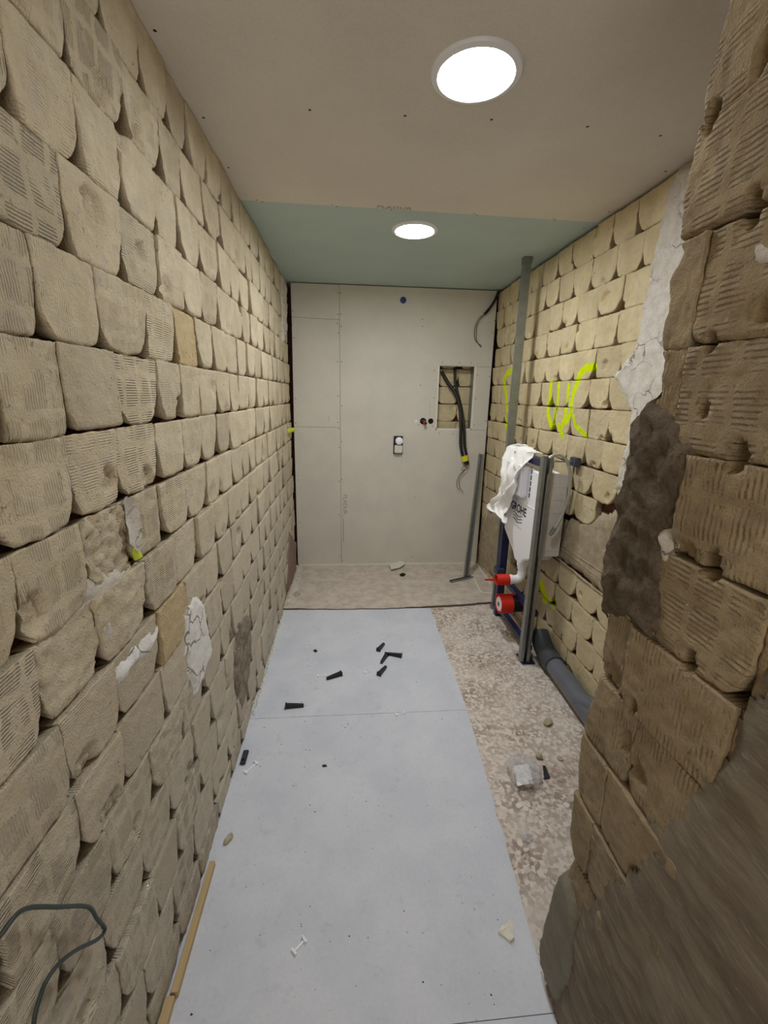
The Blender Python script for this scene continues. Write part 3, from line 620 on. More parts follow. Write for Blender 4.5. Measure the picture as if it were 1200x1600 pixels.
q = ring(630, 469, .026, M['blue_plastic'], 'round_box', 'round blue plastic box set into the sheet')
MB().box((q[0]-.018, YB-.004, q[2]-.003), (q[0]+.018, YB-.001, q[2]+.003)).box((q[0]-.003, YB-.004, q[2]-.018), (q[0]+.003, YB-.001, q[2]+.018)).build('cross_bar', M['navy'], pmain)
ring(673, 658, .024, M['hole'], 'pipe_hole', 'dark round hole beside the niche')  # flat disc, the shade inside the hole is its colour
ring(650, 658, .014, M['chip_white'], 'drill_mark', 'small white ringed drill mark')
# red pipe stub in its hole
ring(661, 658, .028, M['hole'], 'pipe_hole', 'hole around the red pipe stub')
q = on(662, 659, 1, YB); st = thing('pipe_stub', (q[0], YB-.002, q[2]), 'red and black pipe stub poking out of the back wall', 'pipe')
MB().tube([(q[0]-.004, YB+.01, q[2]+.004), (q[0], YB-.02, q[2]), (q[0]+.010, YB-.05, q[2]-.012)], .013, 14).build('pipe', simple('dark_red_plastic', (150, 30, 42), .5), st, True)
MB().tube([(q[0]-.024, YB-.012, q[2]+.006), (q[0]+.004, YB-.020, q[2]+.012)], .009, 10).tube([(q[0]+.010, YB-.05, q[2]-.012), (q[0]+.0105, YB-.052, q[2]-.0126)], .009, 10).build('pipe_end', M['black'], st, True)
# wall valve box
q = on(622, 695, 1, YB); x_, z_ = q[0], q[2]; sw = thing('mixer_valve_box', (x_, YB-.001, z_), 'small black-edged wall box with a white round knob', 'valve box')
MB().box((x_-.042, YB-.022, z_-.078), (x_+.040, YB, z_+.078), .004).build('back_plate', M['black'], sw, True)
MB().box((x_-.034, YB-.040, z_-.070), (x_+.034, YB-.020, z_+.002), .006).build('cover', M['grey_styro'], sw, True)
MB().tube([(x_+.004, YB-.02, z_+.038), (x_+.004, YB-.052, z_+.038), (x_+.004, YB-.058, z_+.038)], [.032, .032, .024], 24).build('knob', M['white_plastic'], sw, True)
# plaster line along the foot of the back wall
ft = MB()
for i in range(60):
    a = -.46+i*1.68/60; hh = .010+.006*abs(fbm(a*30, 1, 1, 3)); ft.box((a, YB-.010-.004*random.random(), .0), (a+.0285, YB+T, .006+hh*.5))
ft = ft.build('trim_1', M['board_core']); tag(ft, 'rough white plaster line along the foot of the back wall', 'trim', kind='structure')

# ------------------------------------------------------------------ raised dusty slab at the foot of the back wall
fr = [on(447, 950, 2, 0.), on(520, 951, 2, 0.), on(600, 950, 2, 0.), on(660, 947, 2, 0.), on(720, 944, 2, 0.), on(768, 940, 2, 0.)]
pts = [(XL-.002, fr[0][1])]; 
for i in range(40):
    x = XL+(XR+.02-XL)*(i+.5)/40; pts.append((x, float(np.interp(x, [p[0] for p in fr], [p[1] for p in fr]))+fbm(x*14, 0, 4, 4)*.008))
pts += [(XR+.02, fr[-1][1]), (XR+.02, YB+.02), (XL-.002, YB+.02)]
sl = MB().prism(pts, -.004, 0.001).build('floor_slab', M['slab']); tag(sl, 'dusty grey-brown screed slab raised across the far end of the floor', 'slab', kind='structure')
MB().box((XL, fr[0][1]+.12, ZF), (XR+.02, YB+.02, -.004)).build('slab_gap_shade', M['hole'], sl)  # near-black block set back under the slab, paints the shade in its front gap
a, b, c, d = on(448, 943, 2, 0), on(462, 943, 2, 0), on(474, 886, 2, 0), on(466, 886, 2, 0)
MB().prism([(a[0], a[1]), (b[0], b[1]), (c[0], c[1]), (d[0], d[1])], 0, .006).build('plaster_strip', M['plaster_white'], sl)
rp_ = [on(*p, 2, .002) for p in [(733, 893), (738, 900), (745, 912), (750, 922), (757, 926), (790, 925)]]
MB().tube(smooth_path(rp_, 5), .005, 8).build('plaster_line', M['board_core'], sl, True)
rp_ = [on(*p, 2, .002) for p in [(748, 886), (757, 899), (767, 914)]]
MB().tube(rp_, .006, 8).build('plaster_line', M['board_core'], sl, True)

# ------------------------------------------------------------------ floor boards
def jag(a, b, n=14, amp=.004, s=0):
    return [(a[0]+(b[0]-a[0])*i/n+(fbm(i*.9, s, 2, 3)*amp if 0 < i < n else 0), a[1]+(b[1]-a[1])*i/n) for i in range(n+1)]
A0, A1 = on(447, 953, 2, ZB), on(672, 950, 2, ZB); B0, B1 = on(396, 1123, 2, ZB), on(730, 1109, 2, ZB); C1 = on(863, 1583, 2, ZB); C0 = on(700, 1601, 2, ZB)
xl = XL-.006
def board(poly, label):
    c = np.mean(poly, 0); o = MB().prism(poly, ZF, ZB).build('floor_board', M['floor_board'], loc=(c[0], c[1], ZF)); return tag(o, label, 'board', 'light grey boards on the floor')
board([(xl, A0[1])]+jag((A1[0], A1[1]), (B1[0], B1[1]+.0012), 14, .004, 1)+[(xl, B0[1]+.0012)], 'light blue-grey floor board nearest the back wall, black wall plugs on it')
yc = lambda x: C1[1]+(C0[1]-C1[1])*(x-C1[0])/(C0[0]-C1[0])
board([(xl, B0[1]-.0012)]+jag((B1[0], B1[1]-.0012), (C1[0]+.004, C1[1]+.0012), 30, .005, 4)+[(xl, yc(xl)+.0012)], 'large light blue-grey floor board in the middle, a plaster chip on its right edge')
board([(xl, yc(xl)-.0012)]+[(C1[0]+.004, C1[1]-.0012), (XN-.02, -.7), (xl, -.7)], 'light grey floor board at the very bottom, only its far corner edge showing')
bd = MB()
for i in range(150):
    y = B0[1]+.02+(A0[1]-B0[1]-.03)*i/150; r = random.uniform(.003, .007); n = 6; cx_ = XL+.009+random.uniform(-.006, .004)
    bd.tube([(cx_, y, ZB-.002), (cx_, y, ZB+r*.8), (cx_, y, ZB+r*1.5)], [r, r, r*.4], n)
tag(bd.build('foam_crumbs', M['chip_white'], None, True), 'white foam crumbs filling the gap between left wall and back board', 'crumbs', kind='stuff')
# pine battens at the foot of the left wall
def batten(a, b, w, label, h=.022):
    a, b = np.array(a), np.array(b); loc = (a[0], a[1], ZB)
    o = MB().prism([(a[0]-w/2, a[1]), (a[0]+w/2, a[1]), (b[0]+w/2, b[1]), (b[0]-w/2, b[1])], ZB+.0005, ZB+h).build('batten', M['wood'], loc=loc); return tag(o, label, 'batten', 'pine battens along the left wall')
batten((XL+.020, .815), (XL+.020, 1.15), .018, 'thin pine batten at the foot of the left wall, the long far piece')
batten((XL+.016, .35), (XL+.013, .808), .022, 'short near piece of pine batten in the bottom left corner')

# ------------------------------------------------------------------ ceiling lamps
def lamp(px, py, label, mat, r=.102, zz=ZC):
    q = on(px, py, 2, zz); x, y = q[0], q[1]; t = thing('ceiling_light', (x, y, zz), label, 'ceiling light', 'round ceiling lamps'); n = 64; m = MB(); R2 = r*1.21
    prof = [(R2, 0), (R2, -.004), (R2-.003, -.008), (r+.003, -.011), (r, -.009), (r, -.004)]
    vs = [(x+a*cos(2*pi*k/n), y+a*sin(2*pi*k/n), zz+b) for a, b in prof for k in range(n)]
    m.add(vs, [(i*n+k, i*n+(k+1) % n, (i+1)*n+(k+1) % n, (i+1)*n+k) for i in range(len(prof)-1) for k in range(n)]); m.build('rim', M['rim'], t, True)
    m = MB(); m.add([(x+r*cos(2*pi*k/n), y+r*sin(2*pi*k/n), zz-.006) for k in range(n)], [tuple(range(n))[::-1]]); m.build('diffuser', mat, t)
    return x, y
lamp(744, 113, 'large glowing round lamp in the beige ceiling sheet', M['lamp'])
lamp(648, 359, 'smaller-looking round lamp in the green ceiling sheet', M['lamp_far'], zz=ZC+.003)

# ------------------------------------------------------------------ galvanised studs
def channel(mb, base, top, ux, uy, w, d, t=.0016, lip=.008, mi=0):
    """C profile between base and top; ux across the web, uy depth direction; open along uy"""
    b, tp = np.array(base, float), np.array(top, float); ux = np.array(ux, float); uy = np.array(uy, float)
    o = [(-w/2+lip, d), (-w/2, d), (-w/2, 0), (w/2, 0), (w/2, d), (w/2-lip, d)]; i_ = [(w/2-lip, d-t), (w/2-t, d-t), (w/2-t, t), (-w/2+t, t), (-w/2+t, d-t), (-w/2+lip, d-t)]
    P = o+i_; n = len(P); vs = [b+ux*a+uy*c for a, c in P]+[tp+ux*a+uy*c for a, c in P]
    fs = [(k, (k+1) % n, (k+1) % n+n, k+n) for k in range(n)]
    for base_ in (0, n):
        fs += [tuple(base_+k for k in q) for q in ((0, 1, 10, 11), (1, 2, 9, 10), (2, 3, 8, 9), (3, 4, 7, 8), (4, 5, 6, 7))]
    return mb.add(vs, fs, mi)
q0 = on(822, 400, 2, ZC)
sx, sy = 1.122, 2.935
ts = channel(MB(), (sx+.004, sy, ZF), (sx+.004, sy, ZC+.002), (1, 0, 0), (0, 1, 0), .048, .036).box((sx-.024, sy-.003, ZC-.035), (sx+.032, sy+.04, ZC+.003)).box((sx-.026, sy-.003, ZF), (sx+.034, sy+.04, ZF+.03)).build('metal_stud', M['zinc'])
tag(ts, 'tall galvanised stud rising from behind the toilet frame to the green ceiling', 'metal stud', 'galvanised studs')
a = on(727, 901, 2, 0.001); bt = np.array([1.185, 3.786, 1.06])
d_ = (bt-a); d_ /= np.linalg.norm(d_); ux = np.cross(d_, [0, 1, .0]); ux /= np.linalg.norm(ux); ux = -ux if ux[0] < 0 else ux; uy = np.cross(d_, ux); uy = uy if uy[1] < 0 else -uy
ls = channel(MB(), a, bt, ux, uy, .040, .03).build('metal_stud', M['zinc']); tag(ls, 'galvanised channel leaning against the back wall by the right corner', 'metal stud', 'galvanised studs')
p, q = on(704, 909, 2, .006), on(738, 901, 2, .006); dd = np.array([q[0]-p[0], q[1]-p[1], 0]); dd /= np.linalg.norm(dd); nn = np.array([-dd[1], dd[0], 0])
oc = channel(MB(), p-np.array([0, 0, .004]), q-np.array([0, 0, .004]), nn, (0, 0, 1), .035, .014).build('channel_offcut', M['zinc']); tag(oc, 'short offcut of metal channel lying at the foot of the leaning stud', 'metal offcut')

# ------------------------------------------------------------------ toilet frame
FX, Y0, Y1, ZT = 1.088, 2.285, 2.825, 1.215
YM = 2.545
tf = thing('toilet_frame', (FX+.02, YM, ZF), 'navy steel in-wall toilet frame with white cistern by the right wall', 'toilet frame')
MB().box((FX, Y1, ZF), (FX+.052, Y1+.05, ZT), .004).box((FX+.006, Y1-.002, ZF+.0005), (FX+.05, Y1+.05, ZF+.006)).build('upright', M['navy'], tf, True)
MB().box((FX, Y0, ZF), (FX+.042, Y0+.042, ZT), .004).box((FX-.03, Y0-.06, ZF+.0005), (FX+.05, Y0+.05, ZF+.006)).build('upright', M['navy'], tf, True)
MB().box((FX-.004, Y0, ZT-.04), (FX+.046, Y1+.042, ZT+.002), .004).build('top_bar', M['navy'], tf, True)
MB().box((FX+.02, Y0, .265), (FX+.06, Y1+.042, .305), .004).build('middle_bar', M['navy'], tf, True)
MB().box((FX+.01, Y0, .03), (FX+.05, Y1+.042, .07), .004).build('lower_bar', M['navy'], tf, True)
MB().box((FX-.028, Y1-.03, .315), (FX+.03, Y1+.045, .365), .004).build('bracket', simple('grey_navy_steel', (72, 78, 104), .4, .4), tf, True)
MB().box((FX-.004, Y0+.004, ZT-.04), (FX+.0, Y0+.012, ZT-.028)).build('bolt', M['zinc'], tf)
st = channel(MB(), (1.078, Y0-.004, ZF), (1.078, Y0-.004, ZT+.030), (1, 0, 0), (0, -1, 0), .056, .040, lip=.019).build('front_stud', M['zinc'], tf); st['label'] = 'galvanised channel fixed to the near upright'
# cistern
CX0, CX1 = FX+.006, FX+.132
poly = [(Y0+.05, 1.12), (Y0+.05, .62), (YM-.075, .56), (YM-.05, .52), (YM+.05, .52), (YM+.09, .56), (Y1+.015, .67), (Y1+.015, 1.12), (Y1-.02, 1.14), (Y0+.08, 1.14)]
def prism_bev(name, poly, x0, x1, mat, parent, bev=.008):
    import bmesh
    m = MB().prism(poly, x0, x1, axis=0); o = m.build(name, mat, parent, True)
    bm = bmesh.new(); bm.from_mesh(o.data); bmesh.ops.bevel(bm, geom=[e for e in bm.edges], offset=bev, segments=3, affect='EDGES'); bm.to_mesh(o.data); bm.free()
    o.data.set_sharp_from_angle(angle=math.radians(50)); o.data.polygons.foreach_set('use_smooth', [True]*len(o.data.polygons)); return o
ci = prism_bev('cistern', poly, CX0, CX1, M['white_plastic'], tf); ci['label'] = 'white plastic cistern'
sd = MB(); sd.box((CX0+.004, Y0-.012, .66), (CX1+.004, Y0+.0, 1.15), .005)
sd.build('insulation_side', M['grey_styro'], tf, True)['label'] = 'pale side casing of the cistern'
for k in range(6): MB().box((CX0+.006, Y0-.0135, .70+.075*k), (CX1+.003, Y0-.011, .703+.075*k)).build('casing_rib', M['grey_styro'], tf)
bx = MB().box((CX0-.050, YM-.045, .960), (CX0+.004, YM+.225, 1.165), .012).build('access_box', M['white_plastic'], tf, True); bx['label'] = 'white access box on the cistern front'
for k in range(5): MB().box((CX0-.002, YM-.082, .970+.036*k), (CX0+.002, YM-.068, .997+.036*k)).build('slot', M['ink'], ci)
MB().box((CX0-.004, YM-.095, .960), (CX0+.0, YM-.088, 1.15), .001).box((CX0-.003, Y0+.06, .915), (CX0+.002, Y1-.04, .92), .001).build('moulded_line', M['white_plastic'], ci)
LY, LZ = YM+.068, .862
text('lettering', 'GROHE', .074, M['ink'], (CX0-.0008, LY, LZ), (pi/2, 0, -pi/2), ci, .0005)
for k in range(3):
    m = MB(); pts = [(CX0-.001, LY+.075-.15*i/30, LZ-.042-.020*k+.007*sin(i/30*2*pi*1.25+.4)) for i in range(31)]; m.tube(pts, .0022, 5); m.build('wave_mark', M['ink'], ci)
MB().box((CX0-.0008, LY-.07, LZ-.118), (CX0-.0002, LY+.035, LZ-.114)).build('small_print', simple('faint_print', (170, 170, 176), .6), ci)
# flush bend and drain
MB().tube([(CX0+.04, YM, .53), (CX0+.04, YM, .50)], .040, 28).build('neck', M['white_plastic'], tf, True)
fp = smooth_path([(CX0+.04, YM, .51), (CX0+.04, YM, .46), (CX0+.036, YM, .425), (CX0+.020, YM, .405), (CX0-.005, YM, .40), (FX-.055, YM, .40)], 5)
MB().tube(fp, .0285, 24).tube([(CX0+.04, YM, .50), (CX0+.04, YM, .475)], .034, 24).tube([(FX-.02, YM, .40), (FX-.045, YM, .40)], .033, 24).build('flush_bend', M['white_plastic'], tf, True)
def cup(parent, c, r, L, name, label, n=32, wall=.003):
    m = MB(); prof = [(r, 0), (r, -L), (r-wall, -L), (r-wall, -.02 if L > .06 else -L*.5)]
    vs = [(c[0]+b, c[1]+a*cos(2*pi*k/n), c[2]+a*sin(2*pi*k/n)) for a, b in prof for k in range(n)]
    m.add(vs, [(i*n+k, i*n+(k+1) % n, (i+1)*n+(k+1) % n, (i+1)*n+k) for i in range(3) for k in range(n)]+[tuple(range(3*n, 4*n)), tuple(range(n))])
    o = m.build(name, M['red'], parent, True); o['label'] = label; return o
c1 = cup(tf, (FX-.040, YM, .40), .036, .085, 'red_plug', 'red plug on the flush bend')
MB().box((FX-.20, YM-.004, .394), (FX-.060, YM+.004, .406), .002).build('plug_tab', M['red'], c1)
MB().tube([(FX+.10, YM, .225), (FX-.01, YM, .225)], .056, 32).build('drain_pipe', M['black'], tf, True)
c2 = cup(tf, (FX-.008, YM, .225), .062, .085, 'red_plug', 'red drain cap below the flush bend')
MB().box((FX-.115, YM-.006, .288), (FX+.02, YM+.006, .297), .002).build('plug_tab', M['red'], c2)
MB().tube([(FX-.08, YM, .225), (FX-.088, YM, .225), (FX-.092, YM, .225)], [.052, .050, .046], 28).build('cap_disc', M['white_plastic'], c2, True)
MB().tube([(FX-.091, YM, .225), (FX-.0945, YM, .225)], .016, 14).build('cap_mark', M['pipe'], c2, True)
# wall bracket rod and its anchor
MB().tube([(FX+.03, Y0-.03, 1.222), (XR-.002, Y0-.045, 1.222)], .004, 8).build('fixing_rod', M['zinc'], tf, True)
MB().box((XR-.03, Y0-.075, 1.198), (XR+.002, Y0-.01, 1.246), .004).build('wall_anchor', simple('grey_anchor', (70, 74, 88), .5), tf, True)
MB().box((FX+.03, Y1-.03, 1.212), (XR+.0, Y1+.01, 1.232), .004).build('wall_anchor', M['pipe_dark'], tf, True)
# flexible hose
hp = []
for (px, py, x) in [(858, 716, 1.105), (866, 711, 1.112), (878, 712, 1.125), (887, 724, 1.14), (891, 742, 1.148), (890, 765, 1.15), (884, 790, 1.148), (876, 810, 1.145), (866, 826, 1.14)]:
    hp.append(on(px, py, 1, Y0-.055))
hz = thing('flexible_hose', hp[0], 'silver-white flexible hose looping from the top of the frame', 'hose')
MB().tube(smooth_path(hp, 6), .0085, 10).build('hose', M['hose'], hz, True)
e1, e0 = np.array(hp[-1]), np.array(hp[-2]); d_ = (e1-e0)/np.linalg.norm(e1-e0); MB().tube([e1-d_*.005, e1+d_*.03], .0125, 8).tube([e1+d_*.03, e1+d_*.045], .009, 10).build('hose_nut', M['zinc'], hz, True)

# white rag over the top left corner of the frame
def rag():
    nu, nv = 40, 56; vs = []; mb = MB()
    # centre line: hangs from behind the bar, over it, down the front. (x offset, z) by arc length, with left/right borders from the photo
    L = [(776+20, 716, .03), (797, 703, .012), (815, 701, .0), (838, 706, .03)]
    rows = [((826, 700), (852, 716), 1.135), ((808, 699), (846, 713), 1.115), ((797, 703), (833, 713), 1.085), ((791, 716), (824, 722), 1.062), ((787, 732), (817, 738), 1.045), ((784, 748), (812, 752), 1.035),
            ((779, 764), (806, 765), 1.03), ((774, 778), (798, 778), 1.028), ((766, 788), (791, 788), 1.026), ((770, 797), (789, 800), 1.028), ((786, 806), (790, 812), 1.03), ((790, 815), (791, 818), 1.03)]
    R = []
    for (a, b, x) in rows:
        p = on(*a, 0, x); q = on(*b, 0, x); R.append((p, q))
    Lp = smooth_path([r[0] for r in R], 5); Rp = smooth_path([r[1] for r in R], 5); nv = len(Lp)
    for j in range(nv):
        for i in range(nu+1):
            s = i/nu; p = Lp[j]*(1-s)+Rp[j]*s; t = j/(nv-1)
            fold = .016*sin(s*11+t*9+1.2*sin(t*9+s*3))*min(1, t*4+.3)+.008*sin(s*27-t*14)*min(1, t*2+.2)+fbm(s*3, t*6, 2, 4)*.022
            edge_ = -.004*cos(s*2*pi)
            vs.append((p[0]-.004-fold+edge_-.016*(t < .45)*(1-t/.45), p[1]+fold*.2, p[2]+(.014-abs(fold)*.3 if t < .2 else 0)+.010*max(0, 1-t/.3)))
    mb.add(vs, [(j*(nu+1)+i, j*(nu+1)+i+1, (j+1)*(nu+1)+i+1, (j+1)*(nu+1)+i) for j in range(nv-1) for i in range(nu)])
    o = mb.build('rag', M['cloth'], None, False); o.data.polygons.foreach_set('use_smooth', [True]*len(o.data.polygons))
    md = o.modifiers.new('thickness', 'SOLIDIFY'); md.thickness = .002; return o
tag(rag(), 'crumpled white rag draped over the top corner of the toilet frame', 'rag')

# grey waste pipe along the right wall
PX, PZ, PR = 1.196, .052, .052
wp = thing('waste_pipe', (PX, 2.0, ZF), 'grey plastic waste pipe lying along the foot of the right wall', 'pipe')
MB().tube([(PX, 1.40, .030), (PX, 2.16, .050)], PR, 36).build('pipe', M['pipe'], wp, True)
MB().tube([(PX, 2.10, .051), (PX, 2.105, .051), (PX, 2.20, .054), (PX+.0, 2.27, .075), (PX-.0, 2.34, .13)], [.053, .060, .060, .058, .056], 36).build('socket', M['pipe_dark'], wp, True)
MB().tube([(PX-.01, 1.80, .05), (PX+.015, 1.70, .085)], [.045, .040], 28).tube([(PX+.015, 1.70, .085), (PX+.022, 1.67, .095)], .046, 28).build('branch', M['pipe'], wp, True)

# ------------------------------------------------------------------ cables
def pl(pts, y): return [(lambda q: (q[0], y if not isinstance(y, list) else 0, q[2]))(on(a, b, 1, y)) for a, b in pts]
cb = thing('conduit_bundle', pl([(724, 700)], YB-.03)[0], 'black conduits hanging out of the wall niche with wires at the end', 'cable')
c1 = [on(690, 580, 1, YB+.08), on(700, 598, 1, YB+.06), on(712, 616, 1, YB+.03), on(719, 640, 1, YB+.0), on(720, 668, 1, YB-.03), on(720, 695, 1, YB-.034), on(724, 716, 1, YB-.034), on(729, 726, 1, YB-.034)]
c2 = [on(711, 574, 1, YB+.09), on(711, 596, 1, YB+.07), on(715, 614, 1, YB+.05), on(721, 640, 1, YB+.012), on(725, 668, 1, YB-.028), on(726, 695, 1, YB-.03), on(729, 712, 1, YB-.03), on(731, 726, 1, YB-.03)]
def corrugated(path, r, k=10):
    P = smooth_path(path, k); return MB().tube(P, [r*(1.06 if i % 2 else .94) for i in range(len(P))], 12)
corrugated(c1, .0145).build('conduit', M['conduit'], cb, True); corrugated(c2, .0125).build('conduit', M['conduit'], cb, True)
ta = on(724, 718, 1, YB-.032); tb = on(727, 713, 1, YB-.032)
q1, q2 = on(725.5, 712, 1, YB-.033), on(727, 720, 1, YB-.033); MB().tube([q1, q2], .031, 16).build('tape', M['tape'], cb, True)
q1, q2 = on(727, 729, 1, YB-.032), on(728, 732, 1, YB-.032)
mb = MB()
for pts in ([(728, 727), (722, 732), (723, 735), (730, 732), (728, 728)], [(727, 733), (718, 742), (714, 752), (714, 760), (718, 766)], [(727, 734), (719, 744), (717, 753), (719, 762), (724, 770)]):
    mb.tube(smooth_path([on(a, b, 1, YB-.03) for a, b in pts], 6), .0022, 6)
mb.build('wires', M['wire'], cb, True)
cw = thing('ceiling_wires', on(760, 485, 1, YB-.03), 'black cable and thin wires hanging from the back right ceiling corner', 'cable')
MB().tube(smooth_path([on(779, 456, 1, YB-.02), on(773, 470, 1, YB-.02), on(764, 483, 1, YB-.02), on(757, 491, 1, YB-.02)], 6), .011, 10).build('cable', M['conduit'], cw, True)
mb = MB()
for pts in ([(758, 490), (749, 497), (743, 508), (741, 522), (743, 532), (749, 538), (752, 540)], [(759, 491), (750, 499), (745, 510), (744, 524), (745, 533), (752, 543)]):
    mb.tube(smooth_path([on(a, b, 1, YB-.018) for a, b in pts], 6), .0026, 6)
mb.build('wires', M['wire'], cw, True)
gc = [on(a, b, 0, XL+.016) for a, b in [(-20, 1482), (0, 1463), (25, 1430), (48, 1418), (90, 1417), (137, 1417), (152, 1436), (164, 1452), (152, 1468), (120, 1484), (92, 1506), (73, 1532), (62, 1560), (54, 1590), (52, 1620)]]
o = MB().tube(smooth_path(gc, 6), .0033, 10).build('cable', M['cable'], None, True); tag(o, 'grey-green cable looping over the pads low on the left wall', 'cable')
q = on(208, 862, 0, XL-.012); o = MB().tube([(q[0]-.01, q[1], q[2]+.03), (q[0]+.008, q[1]+.004, q[2]-.018)], .0105, 16).tube([(q[0]+.008, q[1]+.004, q[2]-.018), (q[0]+.0084, q[1]+.0041, q[2]-.019)], .006, 10, 1).build('conduit_stub', [M['lime'], M['hole']], None, True, loc=tuple(q)); tag(o, 'yellow-green conduit end sticking out of a hole in the left wall', 'conduit')
q = on(450, 674, 0, XL); o = MB().tube([(q[0]-.01, q[1]-.02, q[2]), (q[0]+.02, q[1]+.05, q[2]+.006), (q[0]+.03, q[1]+.12, q[2]+.004)], .018, 14).build('conduit_stub', M['lime'], None, True); tag(o, 'yellow conduit end in the far left corner beside the plasterboard', 'conduit')

# ------------------------------------------------------------------ loose things on the floor
def wall_plug(a, b, label):
    p, q = on(*a, 2, ZB), on(*b, 2, ZB); L = .072; d = (q-p); d[2] = 0; ln = np.linalg.norm(d); d /= ln; n = np.array([-d[1], d[0], 0]); L = min(max(ln, .05), .09)
    t = thing('wall_plug', tuple(p), label, 'wall plug', 'black wall plugs on the back board')
    z = ZB+.001
    def sec(s, w, h): c = p+d*s*L; return [tuple(c+n*w)+(), tuple(c-n*w), tuple(c-n*w*.8+np.array([0, 0, h])), tuple(c+n*w*.8+np.array([0, 0, h]))]
    m = MB(); S = [sec(0, .0115, .021), sec(.10, .0112, .021), sec(.5, .0100, .018), sec(.96, .0080, .014), sec(1, .0068, .012)]
    vs = [(a_[0], a_[1], a_[2]-ZB+z if False else a_[2]+.001) for s_ in S for a_ in s_]; k = 4
    m.add(vs, [(i*k+j, i*k+(j+1) % k, (i+1)*k+(j+1) % k, (i+1)*k+j) for i in range(len(S)-1) for j in range(k)]+[(3, 2, 1, 0), (16, 17, 18, 19)]); m.build('shank', M['black'], t)
    m = MB(); A_ = sec(-.035, .0145, .025); B_ = sec(.03, .0145, .025); m.add([(v[0], v[1], v[2]+.0006) for v in A_+B_], [(3, 2, 1, 0), (4, 5, 6, 7), (0, 1, 5, 4), (1, 2, 6, 5), (2, 3, 7, 6), (3, 0, 4, 7)]); m.build('collar', M['black'], t)
    m = MB()
    for s in (-1, 1):
        a_ = p+d*L*.15+n*.0035*s; b_ = p+d*L*.85+n*.0025*s; m.tube([(a_[0], a_[1], ZB+.0185), (b_[0], b_[1], ZB+.0135)], .0012, 5)
    m.build('ridge', M['pipe_dark'], t)
wall_plug((447, 1106), (475, 1104), 'black wedge wall plug nearest the left wall on the floor board')
wall_plug((533, 1055), (508, 1063), 'black wall plug lying tilted, second from the left wall')
wall_plug((591, 1018), (600, 1007), 'smallest-looking black wall plug, farthest back of the cluster')
wall_plug((604, 1025), (593, 1041), 'black wall plug in the middle of the cluster, touching its neighbour')
wall_plug((627, 1027), (605, 1023), 'black wall plug pointing right, rightmost of the cluster')
wall_plug((592, 1056), (604, 1042), 'black wall plug in front of the cluster of four')
def clip_(a, b, label, w=.010, mat=None, z=ZB):
    p, q = on(*a, 2, z), on(*b, 2, z); d = q-p; L = np.linalg.norm(d); d /= L; n = np.array([-d[1], d[0], 0]); m = MB()
    def bar(s0, s1, t0, t1, h):
        P = [p+d*s0*L+n*t0, p+d*s1*L+n*t0, p+d*s1*L+n*t1, p+d*s0*L+n*t1]; m.prism([(v[0], v[1]) for v in P], z+.0006, z+h)
    bar(0, .14, -w, w, .008); bar(.14, .86, -w*.28, w*.28, .004); bar(.86, 1, -w, w, .008); bar(.86, .97, w*.6, w, .012)
    return tag(m.build('clip', mat or M['white_plastic'], loc=(p[0], p[1], z)), label, 'clip', 'small white plastic clips on the floor boards')
clip_((458, 1490), (477, 1468), 'white plastic clip on the nearest big board, towards its left')
clip_((383, 1209), (402, 1192), 'white plastic clip beside the dark metal plate by the left wall', .012)
clip_((496, 1057), (509, 1056), 'faint white clip beside the second black wall plug')
clip_((569, 1052), (577, 1049), 'little white clip left of the wall plug cluster', .012)
clip_((618, 1118), (631, 1114), 'white clip lying on the joint between the two floor boards', .010)
p = on(381, 1185, 2, ZB); o = MB().box((XL+.012, p[1]-.038, ZB+.0005), (XL+.036, p[1]+.038, ZB+.012), .003).tube([(XL+.024, p[1]-.02, ZB+.012), (XL+.024, p[1]-.02, ZB+.014)], .006, 10, 1).build('metal_plate', [simple('dark_plate', (60, 62, 66), .5, .3, .2), M['hole']], None, True, loc=(XL+.024, p[1], ZB)); tag(o, 'dark grey perforated strip lying against the foot of the left wall', 'metal plate')
def chip(name, px, py, sz, mat, label, cat, z=ZB, flat=.35, seed=1, stretch=(1, 1), rz=0, group=None, pts=9):
    import bmesh
    rr = random.Random(seed); p = on(px, py, 2, z); bm = bmesh.new(); bmesh.ops.create_icosphere(bm, subdivisions=2, radius=1)
    for v in bm.verts:
        k = 1+.28*mn.noise(v.co*1.3+Vector((seed*3.1, 0, 0)))+.12*mn.noise(v.co*4+Vector((0, seed, 0))); v.co = v.co*k; v.co.x = round(v.co.x*2.2)/2.2*.5+v.co.x*.5
        v.co = Vector((v.co.x*sz*stretch[0], v.co.y*sz*stretch[1], max(v.co.z, -.8)*sz*flat))
    zm = min(v.co.z for v in bm.verts)
    me = bpy.data.meshes.new(name); bm.to_mesh(me); bm.free(); me.materials.append(mat)
    o = bpy.data.objects.new(name, me); o.location = (p[0], p[1], z-zm+.0005); o.rotation_euler.z = rz; COL.objects.link(o); return tag(o, label, cat, group)
chip('mortar_chip', 357, 1313, .022, M['stone'], 'greenish mortar chip on the big board near the left wall', 'chip', ZB, .4, 3, (.5, 1), -.5)
chip('mortar_chip', 856, 1131, .026, M['stone'], 'largest mortar chip on the bare floor beside the grey pipe', 'chip', ZF, .5, 5, (1.1, .8), .6)
chip('mortar_chip', 842, 1184, .016, M['stone'], 'small mortar chip behind the clear plastic bag', 'chip', ZF, .7, 7)
chip('mortar_chip', 875, 1186, .014, M['stone'], 'tiny flat mortar chip near the edge of the near wall', 'chip', ZF, .3, 8)
